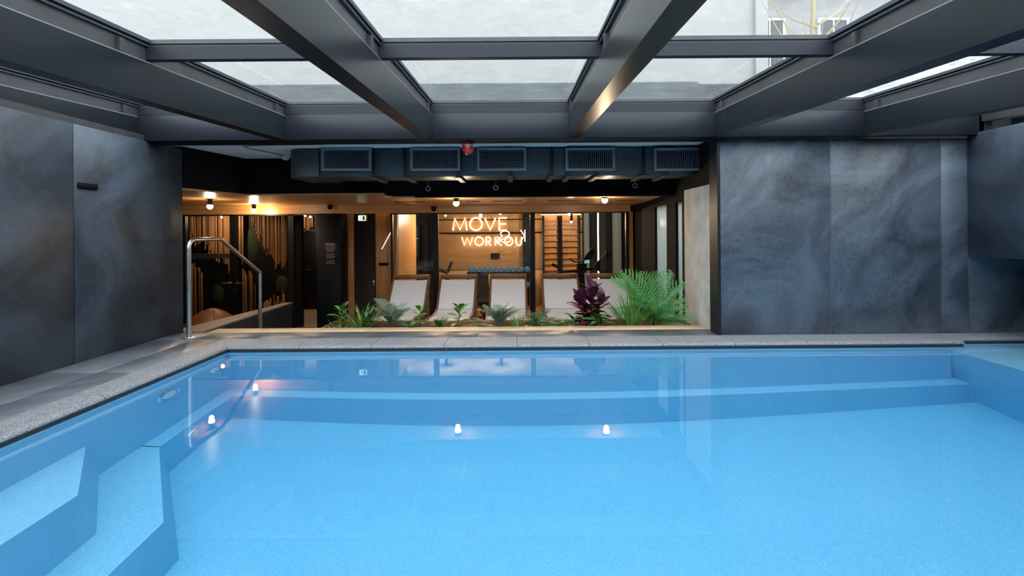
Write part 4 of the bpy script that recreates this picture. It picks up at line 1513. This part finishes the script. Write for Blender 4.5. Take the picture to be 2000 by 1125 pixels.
# straps and chains on the bars
c = P(1094, 440, YB - 0.3)
t = empty('suspension_straps', (c.x, YB - 0.26, EYE + 0.35), 0, 'black training straps hanging between the wall bars', 'straps')
for s in (-1, 1):
    MB().tube([(0, 0, 0), (s * 0.03, 0, -0.5), (s * 0.06, -0.01, -1.1), (s * 0.05, 0, -1.45)], 0.014, 5).build('strap', 'black', t)
    MB().tube([(s * 0.05 - 0.06, 0, -1.62), (s * 0.05, 0, -1.45), (s * 0.05 + 0.06, 0, -1.62), (s * 0.05 - 0.06, 0, -1.62)], 0.012, 6).build('grip', 'black_satin', t)

# ---- dumbbell rack and dumbbells
ya = 12.5
a, b = P(914, 540, ya), P(1036, 540, ya)
zr1 = P(975, 531, ya).z
t = empty('dumbbell_rack', ((a.x + b.x) / 2, ya, LF), 0, 'black two shelf dumbbell rack before the gym back wall', 'rack')
w = (b.x - a.x) / 2
for s in (-1, 1):
    MB().hull([(s * w - 0.03, -0.24, 0), (s * w + 0.03, -0.24, 0), (s * w + 0.03, 0.26, 0), (s * w - 0.03, 0.26, 0)],
              [(s * w - 0.03, 0.02, zr1 - LF), (s * w + 0.03, 0.02, zr1 - LF), (s * w + 0.03, 0.16, zr1 - LF), (s * w - 0.03, 0.16, zr1 - LF)]).build('upright', 'black_satin', t)
for z, yo in ((zr1 - LF - 0.03, 0.0), (zr1 - LF - 0.42, -0.06)):
    MB().box(-w, w, yo - 0.10, yo + 0.14, z, z + 0.03).build('shelf', 'black_satin', t)
    MB().box(-w, w, yo - 0.12, yo - 0.10, z - 0.02, z + 0.028).build('lip', 'black_satin', t)
db = empty('dumbbell', (0, 0, 0))
MB().tube([(0, -0.10, 0), (0, 0.10, 0)], 0.016, 8).build('handle', 'stainless', db)
for s in (-1, 1):
    MB().lathe([(0.03, -0.045), (0.062, -0.035), (0.066, 0.0), (0.062, 0.035), (0.03, 0.045)], 12, (0, s * 0.12, 0), 'Y').build('head', 'blue_rubber', db)
k = 0
for z, yo, n in ((zr1 - LF, 0.0, 11), (zr1 - LF - 0.39, -0.06, 9)):
    for q in range(n):
        o = db if k == 0 else copy_tree(db)
        o.location = (t.location.x - w + 0.08 + q * (2 * w - 0.16) / (n - 1), ya + yo + 0.02, LF + z + 0.066)
        tag(o, 'dark blue dumbbell on the %s shelf of the gym rack' % ('upper' if n == 11 else 'lower'), 'dumbbell', 'dumbbells on the %s shelf' % ('upper' if n == 11 else 'lower'))
        k += 1
# small screen above the rack
c = P(967, 500, YB - 0.1)
t = empty('wall_screen', (c.x, YB - 0.06, c.z), 0, 'small black screen on the wall above the dumbbells', 'screen')
MB().bbox(-0.12, 0.12, -0.02, 0.02, -0.075, 0.075, 0.004).build('housing', 'black', t)
MB().box(-0.10, 0.10, -0.023, -0.02, -0.058, 0.058).build('display', 'black_satin', t)
MB().box(-0.03, 0.03, 0.02, 0.06, -0.03, 0.03).build('bracket', 'black_satin', t)

# ---- exercise machines
def bike(x, y, rz, label, s=1.0, dark='black'):
    t = empty('exercise_bike', (x, y, LF), rz, label, 'exercise bike', 'gym machines')
    t.scale = (s, s, s)
    MB().bbox(-0.55, -0.47, -0.25, 0.25, 0, 0.07, 0.006).build('foot', dark, t)
    MB().bbox(0.47, 0.55, -0.25, 0.25, 0, 0.07, 0.006).build('foot', dark, t)
    MB().hull([(-0.5, -0.04, 0.04), (0.5, -0.04, 0.04), (0.5, 0.04, 0.04), (-0.5, 0.04, 0.04)], [(-0.5, -0.04, 0.12), (0.5, -0.04, 0.12), (0.5, 0.04, 0.12), (-0.5, 0.04, 0.12)]).build('base_beam', dark, t)
    MB().lathe([(0.05, -0.06), (0.27, -0.05), (0.28, 0.0), (0.27, 0.05), (0.05, 0.06)], 20, (0.15, 0, 0.42), 'Y').build('flywheel_cover', 'black_satin', t)
    MB().tube([(-0.05, 0, 0.10), (-0.28, 0, 0.92)], 0.035, 8).build('seat_post', dark, t)
    MB().hull([(-0.42, -0.10, 0.92), (-0.10, -0.03, 0.93), (-0.10, 0.03, 0.93), (-0.42, 0.10, 0.92)], [(-0.43, -0.12, 0.99), (-0.09, -0.025, 0.98), (-0.09, 0.025, 0.98), (-0.43, 0.12, 0.99)]).build('saddle', 'black', t)
    MB().tube([(0.28, 0, 0.12), (0.40, 0, 1.06)], 0.05, 8).build('mast', dark, t)
    for sy in (-1, 1):
        MB().tube([(0.40, 0, 1.04), (0.36, sy * 0.18, 1.10), (0.22, sy * 0.22, 1.16), (0.02, sy * 0.20, 1.22)], 0.022, 7).build('handlebar', 'black', t)
        MB().tube([(0.08, sy * 0.06, 0.36), (0.10, sy * 0.13, 0.24)], 0.015, 6).build('crank', 'stainless', t)
        MB().bbox(0.04, 0.16, sy * 0.17 - 0.05, sy * 0.17 + 0.05, 0.21, 0.24, 0.005).build('pedal', 'black', t)
    MB().hull([(0.38, -0.17, 1.12), (0.38, 0.17, 1.12), (0.48, 0.17, 1.38), (0.48, -0.17, 1.38)], [(0.42, -0.17, 1.11), (0.42, 0.17, 1.11), (0.52, 0.17, 1.37), (0.52, -0.17, 1.37)]).build('console', 'black_satin', t)
    return t


YE = 9.75
c = P(1136, 560, YE)
t = empty('elliptical_trainer', (c.x, YE, LF), 0, 'black elliptical trainer with raised paddles behind the two right loungers', 'gym machine', 'gym machines')


def E_(px, py, dy=0.0):
    p = P(px, py, YE)
    return Vector((p.x - c.x, dy, p.z - LF))


MB().bbox(-0.35, 0.55, -0.06, 0.06, 0.0, 0.10, 0.01).build('base_beam', 'black', t)
for xx in (-0.32, 0.52):
    MB().bbox(xx - 0.04, xx + 0.04, -0.28, 0.28, 0.0, 0.07, 0.008).build('foot', 'black', t)
mt = E_(1131, 530).z
MB().hull([(-0.09, -0.07, 0.08), (0.09, -0.07, 0.08), (0.09, 0.07, 0.08), (-0.09, 0.07, 0.08)], [(-0.13, -0.06, mt), (0.05, -0.06, mt), (0.05, 0.06, mt), (-0.13, 0.06, mt)]).build('mast', 'black', t)
MB().tube([E_(1078, 516), E_(1090, 522), E_(1098, 531), E_(1130, 529), E_(1160, 524), E_(1178, 512)], [0.03, 0.024, 0.024, 0.03, 0.028, 0.024], 8).build('arm', 'black', t)
MB().tube([E_(1113, 506, 0.12), E_(1123, 512, 0.1), E_(1140, 510, 0.05), E_(1135, 528, 0.0)], 0.020, 7).build('handlebar', 'black_satin', t)
for k, (a_, b_, dy, wd) in enumerate(((E_(1143, 513), E_(1161, 488), 0.12, 0.065), (E_(1162, 525), E_(1187, 494), -0.12, 0.075))):
    d_ = (b_ - a_).normalized()
    n_ = Vector((-d_.z, 0, d_.x)) * wd
    oy_ = Vector((0, dy, 0))
    lo_ = [a_ - n_ + oy_, a_ + n_ + oy_, b_ + n_ * 0.8 + oy_, b_ - n_ * 0.8 + oy_]
    MB().hull([q + Vector((0, -0.03, 0)) for q in lo_], [q + Vector((0, 0.03, 0)) for q in lo_]).build('paddle', 'black', t)
p0, p1 = E_(1141, 514), E_(1150, 508)
MB().hull([(p0.x, -0.10, p0.z), (p1.x, -0.10, p0.z + 0.01), (p1.x, -0.10, p1.z + 0.01), (p0.x, -0.10, p1.z)], [(p0.x, -0.06, p0.z), (p1.x, -0.06, p0.z + 0.01), (p1.x, -0.06, p1.z + 0.01), (p0.x, -0.06, p1.z)]).build('display', 'screen_blue', t)
MB().bbox(-0.10, 0.10, -0.06, -0.02, mt - 0.03, mt + 0.16, 0.01).build('console', 'black', t)
bike(P(800, 520, 11.9).x + 0.12, 11.9, 0.4, 'black exercise bike behind the left end lounger', 0.95)
bike(P(842, 520, 11.3).x, 11.35, 0.2, 'black exercise bike behind the left mullion', 0.95)
# blue treadmill deck
# cable machine
c = P(817, 470, 12.85)
t = empty('cable_machine', (c.x, 12.85, LF), 0, 'tall black cable machine at the left of the gym', 'gym machine')
for s in (-1, 1):
    MB().bbox(s * 0.17 - 0.07, s * 0.17 + 0.07, -0.08, 0.08, 0, 2.3, 0.005).build('upright', 'black', t)
MB().bbox(-0.24, 0.24, -0.09, 0.09, 2.2, 2.34, 0.006).build('crossbar', 'black', t)
MB().bbox(-0.3, 0.3, -0.3, 0.3, 0, 0.06, 0.006).build('base', 'black', t)
for q in range(10):
    MB().bbox(-0.095, 0.095, -0.06, 0.06, 0.1 + q * 0.055, 0.15 + q * 0.055, 0.003).build('weight_plate', 'black_satin', t)
MB().tube([(0, 0, 0.6), (0, 0, 2.2)], 0.006, 5).build('cable', 'stainless', t)
# bench between loungers
c = P(945, 580, 10.4)
t = empty('workout_bench', (c.x, 10.5, LF), 0.1, 'black workout bench seen between second and middle lounger', 'bench')
MB().bbox(-0.14, 0.14, -0.10, 0.75, 0.42, 0.50, 0.02).build('seat_pad', 'black', t)
MB().hull([(-0.14, 0.72, 0.44), (0.14, 0.72, 0.44), (0.14, 0.80, 0.40), (-0.14, 0.80, 0.40)], [(-0.14, 1.05, 1.0), (0.14, 1.05, 1.0), (0.14, 1.12, 0.97), (-0.14, 1.12, 0.97)]).build('back_pad', 'black', t)
for y in (0.0, 0.7):
    MB().tube([(-0.25, y, 0.02), (0.25, y, 0.02)], 0.025, 7).build('foot', 'black_satin', t)
    MB().tube([(0, y, 0.02), (0, y + 0.05, 0.42)], 0.03, 7).build('leg', 'black_satin', t)
for s in (-1, 1):
    MB().tube([(s * 0.05, 0.78, 0.1), (-s * 0.05, 1.05, 0.85)], 0.02, 6).build('strut', 'black_satin', t)
# gym window on the left
a, b = P(776, 440, 13.1), P(800, 503, 13.1)
t = empty('window_65', ((a.x + b.x) / 2, YB - 0.02, LF))
struct(t, 'grey window with white bars at the left end of the gym wall')
w = (b.x - a.x) / 2 + 0.25
z0, z1 = b.z - LF, a.z - LF
MB().box(-w, w, -0.005, 0.005, z0, z1).build('pane', 'screen_dark' if 'screen_dark' in M else 'duct_grey', t)
MB().box(-w, w, -0.02, 0.0, (z0 + z1) / 2 + 0.06, (z0 + z1) / 2 + 0.09).build('bar', 'print_white', t)
MB().box(-0.03, 0.0, -0.022, 0.0, z0, z1).build('bar', 'print_white', t)
for s in (-1, 1):
    MB().box(s * w - 0.03, s * w + 0.03, -0.03, 0.0, z0 - 0.03, z1 + 0.03).build('frame', 'black_satin', t)

# ------------------------------------------------------------------ plants
def leaf_mesh(name, L, W, droop=0.25, fold=0.25, mat='leaf_green', n=6, tip=0.5, cup=0.0):
    """leaf along +y from the origin; tip = where it is widest"""
    vs, fs = [], []
    for i in range(n + 1):
        u = i / n
        w = W * (math.sin(PI * min(1, u ** (math.log(0.5) / math.log(tip))))) ** 0.8 if 0 < u < 1 else (0.02 * W if u == 0 else 0.0)
        y = L * u
        z = -droop * L * u * u
        vs += [(-w / 2, y, z + fold * w / 2 + cup * w), (0, y, z), (w / 2, y, z + fold * w / 2 + cup * w)]
    for i in range(n):
        a = 3 * i
        fs += [(a, a + 1, a + 4, a + 3), (a + 1, a + 2, a + 5, a + 4)]
    mb = MB().add(vs, fs, True)
    me = mb.mesh(name)
    me.materials.append(M[mat])
    return me


def frond_mesh(name, L, W, droop, pairs, mat, lw=0.012, up=0.15, taper=0.75, sag=0.3, twist=0.0):
    """feather leaf: arched midrib with two ranks of narrow leaflets"""
    mb = MB()
    lw = min(lw, 0.50 * L * 0.84 / pairs)
    def mid(u):
        return Vector((0, L * (u - 0.12 * u * u * droop), up * L * math.sin(u * PI * 0.5) - droop * L * 0.55 * u * u))
    mb.tube([mid(i / 8) for i in range(9)], [0.006 * (1 - 0.8 * i / 8) * (L / 0.5) ** 0.5 for i in range(9)], 5)
    for i in range(pairs):
        u = 0.16 + 0.84 * i / (pairs - 1)
        p = mid(u)
        t = (mid(min(1, u + 0.02)) - mid(u - 0.02)).normalized()
        ll = W * (math.sin(PI * (0.18 + 0.80 * (u - 0.1) / 0.9)) ** 0.7) * random.uniform(0.9, 1.05)
        for s in (-1, 1):
            d = (Vector((s * math.cos(twist), 0, 0.12 + s * math.sin(twist))) * 0.72 + t * taper).normalized()
            nrm = t.cross(d).normalized()
            e = p + d * ll + Vector((0, 0, -sag * ll))
            m_ = p + d * ll * 0.55 + Vector((0, 0, -0.05 * ll))
            side = d.cross(nrm).normalized() * lw
            mb.add([p - side * 0.3, p + side * 0.3, m_ + side * 0.5, e, m_ - side * 0.5], [(0, 1, 2, 4), (2, 3, 4)], True)
    me = mb.mesh(name)
    me.materials.append(M[mat])
    return me


def put(me, name, parent, loc, az, el, roll=0.0, sc=1.0):
    o = link(name, me, None, parent)
    o.location = loc
    o.rotation_mode = 'QUATERNION'
    o.rotation_quaternion = (Matrix.Rotation(az, 4, 'Z') @ Matrix.Rotation(el, 4, 'X') @ Matrix.Rotation(roll, 4, 'Y')).to_quaternion()
    o.scale = (sc, sc, sc)
    return o


def stemmed(px, y, h, label, mats, n, LL, LW, name, group, lean=0.0, tip=0.55, el0=0.2, el1=1.0, stem='stem', droop=0.25, both=None):
    """upright stem with broad leaves spiralling up"""
    x = P(px, 630, y).x
    t = empty(name, (x, y, SOIL), 0, label, 'plant', group)
    st = MB().tube([(0, 0, -0.03), (lean * 0.4, 0, h * 0.5), (lean, 0, h * 0.96)], [0.010, 0.008, 0.004], 6).build('stem', stem, t)
    ms = [leaf_mesh('leaf', LL, LW, droop, 0.3, m, 6, tip) for m in mats]
    for k in range(n):
        f = (k + 0.5) / n
        az = k * 2.4 + random.uniform(-0.3, 0.3)
        el = el0 + (el1 - el0) * f + random.uniform(-0.12, 0.12)
        put(ms[k % len(ms)], 'leaf', t, (lean * f, 0, h * (0.12 + 0.84 * f)), az, el, random.uniform(-0.25, 0.25), random.uniform(0.8, 1.1) * (1.0 - 0.25 * abs(f - 0.45)))
    return t


def tuft(px, y, h, label, mat, n, spread, name, group, bw=0.012, arch=0.35, mats=None):
    """clump of blades from one root"""
    x = P(px, 630, y).x
    t = empty(name, (x, y, SOIL), 0, label, 'plant', group)
    mm = [leaf_mesh('blade', 1.0, bw / h * 1.0, arch * a, 0.3, m, 6, 0.35) for a in (0.6, 1.2) for m in (mats or [mat])]
    for k in range(n):
        r = spread * math.sqrt(random.random())
        a = random.uniform(0, 2 * PI)
        lx_, ly_ = 0.35 * r * math.cos(a), 0.35 * r * math.sin(a)
        tilt = PI / 2 - min(0.9, r / h * 1.1) * random.uniform(0.6, 1.1)
        put(random.choice(mm), 'blade', t, (lx_, ly_, -0.02), a - PI / 2, tilt, random.uniform(-0.5, 0.5), h * random.uniform(0.65, 1.08))
    return t


def rosette(px, y, L, W, label, mat, n, name, group, pairs=16, droop=0.7, el=(0.5, 1.25), lw=0.012, nm='frond', up=0.15, sag=0.3, hz=0.0):
    x = P(px, 630, y).x
    t = empty(name, (x, y, SOIL), 0, label, 'plant', group)
    ms = [frond_mesh(nm, L, W, droop * q, pairs, mat, lw, up, 0.75, sag) for q in (0.8, 1.15)]
    for k in range(n):
        az = k * 2 * PI / n + random.uniform(-0.25, 0.25)
        put(ms[k % 2], nm, t, (0, 0, hz), az, random.uniform(*el), random.uniform(-0.2, 0.2), random.uniform(0.75, 1.05))
    return t


G = 'planter plants'
Y1, Y2 = 5.88, 6.06
stemmed(666, Y1 + 0.1, 0.23, 'broad leaved green plant at the left end of the planter', ['leaf_green', 'leaf_dark', 'leaf_bright'], 14, 0.17, 0.10, 'leafy_plant', G, 0.02)
tuft(706, Y1 + 0.08, 0.35, 'spiky yellow green grass tuft at the left of the planter', 'leaf_yellow', 80, 0.26, 'grass_tuft', G, 0.014, 0.3, ['leaf_yellow', 'leaf_bright', 'leaf_green'])
tuft(660, Y1 - 0.10, 0.18, 'low spiky grass at the very left of the planter', 'leaf_bright', 28, 0.2, 'grass_tuft', G, 0.012, 0.5, ['leaf_bright', 'leaf_yellow'])
stemmed(722, Y1 - 0.08, 0.14, 'low dark leafy plant in front of the yellow green grass', ['leaf_dark', 'leaf_green'], 13, 0.13, 0.065, 'leafy_plant', G)
rosette(766, Y1 + 0.1, 0.42, 0.14, 'grey green feathery fern before the left end lounger', 'leaf_grey', 18, 'fern', G, 13, 0.7, (0.55, 1.35), 0.016)
rosette(800, Y1 - 0.06, 0.26, 0.09, 'low dark fern right of the grey green feathery fern', 'leaf_dark', 11, 'fern', G, 9, 0.8, (0.2, 0.8), 0.015)
stemmed(821, Y1 + 0.02, 0.23, 'slim plant with round bright green leaves before the left lounger gap', ['leaf_bright', 'leaf_green'], 10, 0.13, 0.095, 'fiddle_leaf_plant', G, 0.0, 0.65)
rosette(857, Y1, 0.20, 0.09, 'small bright green finger leaved plant before the second lounger', 'leaf_fern', 17, 'small_fern', G, 6, 0.6, (0.2, 1.3), 0.020)
stemmed(895, Y1 + 0.02, 0.24, 'green plant with pointed leaves before the second lounger', ['leaf_green', 'leaf_bright', 'leaf_dark'], 13, 0.16, 0.085, 'leafy_plant', G, 0.02, 0.6)
rosette(932, Y1, 0.28, 0.10, 'low dark spreading fern between second and middle lounger', 'leaf_dark', 14, 'fern', G, 10, 0.8, (0.15, 0.8), 0.015)
rosette(975, Y1 + 0.06, 0.38, 0.13, 'grey green upright fern before the middle lounger', 'leaf_grey', 16, 'fern', G, 12, 0.55, (0.8, 1.4), 0.016)
tuft(1010, Y1 + 0.02, 0.23, 'short yellow green grass right of the middle fern', 'leaf_yellow', 60, 0.13, 'grass_tuft', G, 0.011, 0.15, ['leaf_yellow', 'leaf_bright'])
rosette(1050, Y1 + 0.02, 0.29, 0.15, 'dark glossy split leaved plant left of the purple plant', 'leaf_dark', 17, 'split_leaf_plant', G, 7, 0.85, (0.25, 1.2), 0.030)
rosette(1091, Y1 - 0.02, 0.20, 0.09, 'small bright fern at the foot of the purple plant', 'leaf_fern', 15, 'small_fern', G, 6, 0.7, (0.2, 1.0), 0.022)
stemmed(1170, Y1 - 0.08, 0.14, 'low dark leaves under the purple plant', ['leaf_dark', 'leaf_green'], 18, 0.20, 0.08, 'leafy_plant', G, 0, 0.5, 0.0, 0.6)
stemmed(1120, Y1 - 0.04, 0.13, 'low green leaves left of the purple plant stem', ['leaf_green', 'leaf_fern'], 12, 0.15, 0.06, 'leafy_plant', G, 0, 0.5, 0.1, 0.8)
# purple rubber plant: several stems
x = P(1152, 630, Y1 + 0.06).x
t = empty('rubber_plant', (x, Y1 + 0.06, SOIL), 0, 'purple leaved rubber plant before the fourth lounger', 'plant', G)
ml = [leaf_mesh('leaf', 0.235, 0.115, d, 0.35, 'leaf_purple', 6, 0.52) for d in (0.15, 0.35, 0.25)] + [leaf_mesh('leaf', 0.17, 0.08, 0.25, 0.35, 'leaf_dark', 6, 0.52)]
for (dx, dy, h, nn) in ((0.03, 0.0, 0.42, 22), (-0.12, 0.03, 0.31, 16), (0.14, 0.02, 0.28, 16)):
    MB().tube([(dx * 0.2, dy * 0.2, -0.03), (dx * 0.7, dy, h * 0.5), (dx, dy, h)], [0.012, 0.010, 0.005], 6).build('stem', 'stem', t)
    for k in range(nn):
        f = (k + 0.5) / nn
        q = 3 if (k % 7 == 3 and dx > 0.1) else k % 3
        put(ml[q], 'leaf', t, (dx * f, dy * f, h * (0.10 + 0.88 * f)), k * 2.4 + dx * 10, 0.20 + 1.05 * f ** 1.5 + random.uniform(-0.15, 0.15), random.uniform(-0.4, 0.4), random.uniform(0.8, 1.1))
put(leaf_mesh('leaf', 0.12, 0.10, 0.2, 0.3, 'leaf_fern', 6, 0.5), 'leaf', t, (-0.10, 0.0, 0.37), 1.9, 0.9)
# tall grass
tuft(1233, Y1 - 0.02, 0.50, 'tall upright green grass beside the palm', 'leaf_green', 130, 0.30, 'tall_grass', G, 0.011, 0.22, ['leaf_green', 'leaf_fern', 'leaf_bright'])
# feather palm with many arching fronds
x = P(1276, 630, Y2 - 0.06).x
t = empty('palm', (x, Y2 - 0.06, SOIL), 0, 'large green feather palm at the right end of the planter', 'plant', G)
mf = {}
for tw in (-1, 1):
    for q, (dr, sg, m_) in enumerate(((0.65, 0.15, 'leaf_palm'), (1.0, 0.2, 'leaf_palm'), (0.40, 0.12, 'leaf_palm'), (0.9, 0.2, 'leaf_fern'))):
        mf[(q, tw)] = frond_mesh('frond', 0.82, 0.25, dr, 14, m_, 0.026, 0.22, 0.75, sg, tw * 0.95)
# azimuth (0 away, + left), rise, which, size, which way the leaflets turn
fr = [(1.60, 1.02, 0, 1.0, 1), (1.35, 1.22, 0, 0.98, 1), (1.85, 0.70, 1, 0.70, 1), (2.2, 0.95, 3, 0.72, 1),
      (-1.80, 0.85, 0, 0.70, -1), (-1.65, 1.08, 0, 0.85, -1), (-1.5, 1.30, 2, 0.88, -1), (-2.1, 0.58, 1, 0.66, -1), (-2.15, 0.30, 1, 0.62, -1), (-2.4, 0.85, 3, 0.70, -1),
      (2.8, 0.9, 3, 0.55, 1), (-2.8, 0.75, 3, 0.55, -1), (0.4, 1.28, 2, 0.85, 1), (-0.5, 1.28, 2, 0.85, -1)]
for k, (az, el, q, sc, tw) in enumerate(fr):
    put(mf[(q, tw)], 'frond', t, (random.uniform(-0.03, 0.03), random.uniform(-0.03, 0.03), 0.0), az, el, random.uniform(-0.1, 0.1), sc)
for k in range(5):
    a = k * 1.3
    MB().tube([(0.03 * math.cos(a), 0.03 * math.sin(a), -0.03), (0.05 * math.cos(a), 0.05 * math.sin(a), 0.22)], [0.012, 0.007], 6).build('stalk', 'stem_green', t)
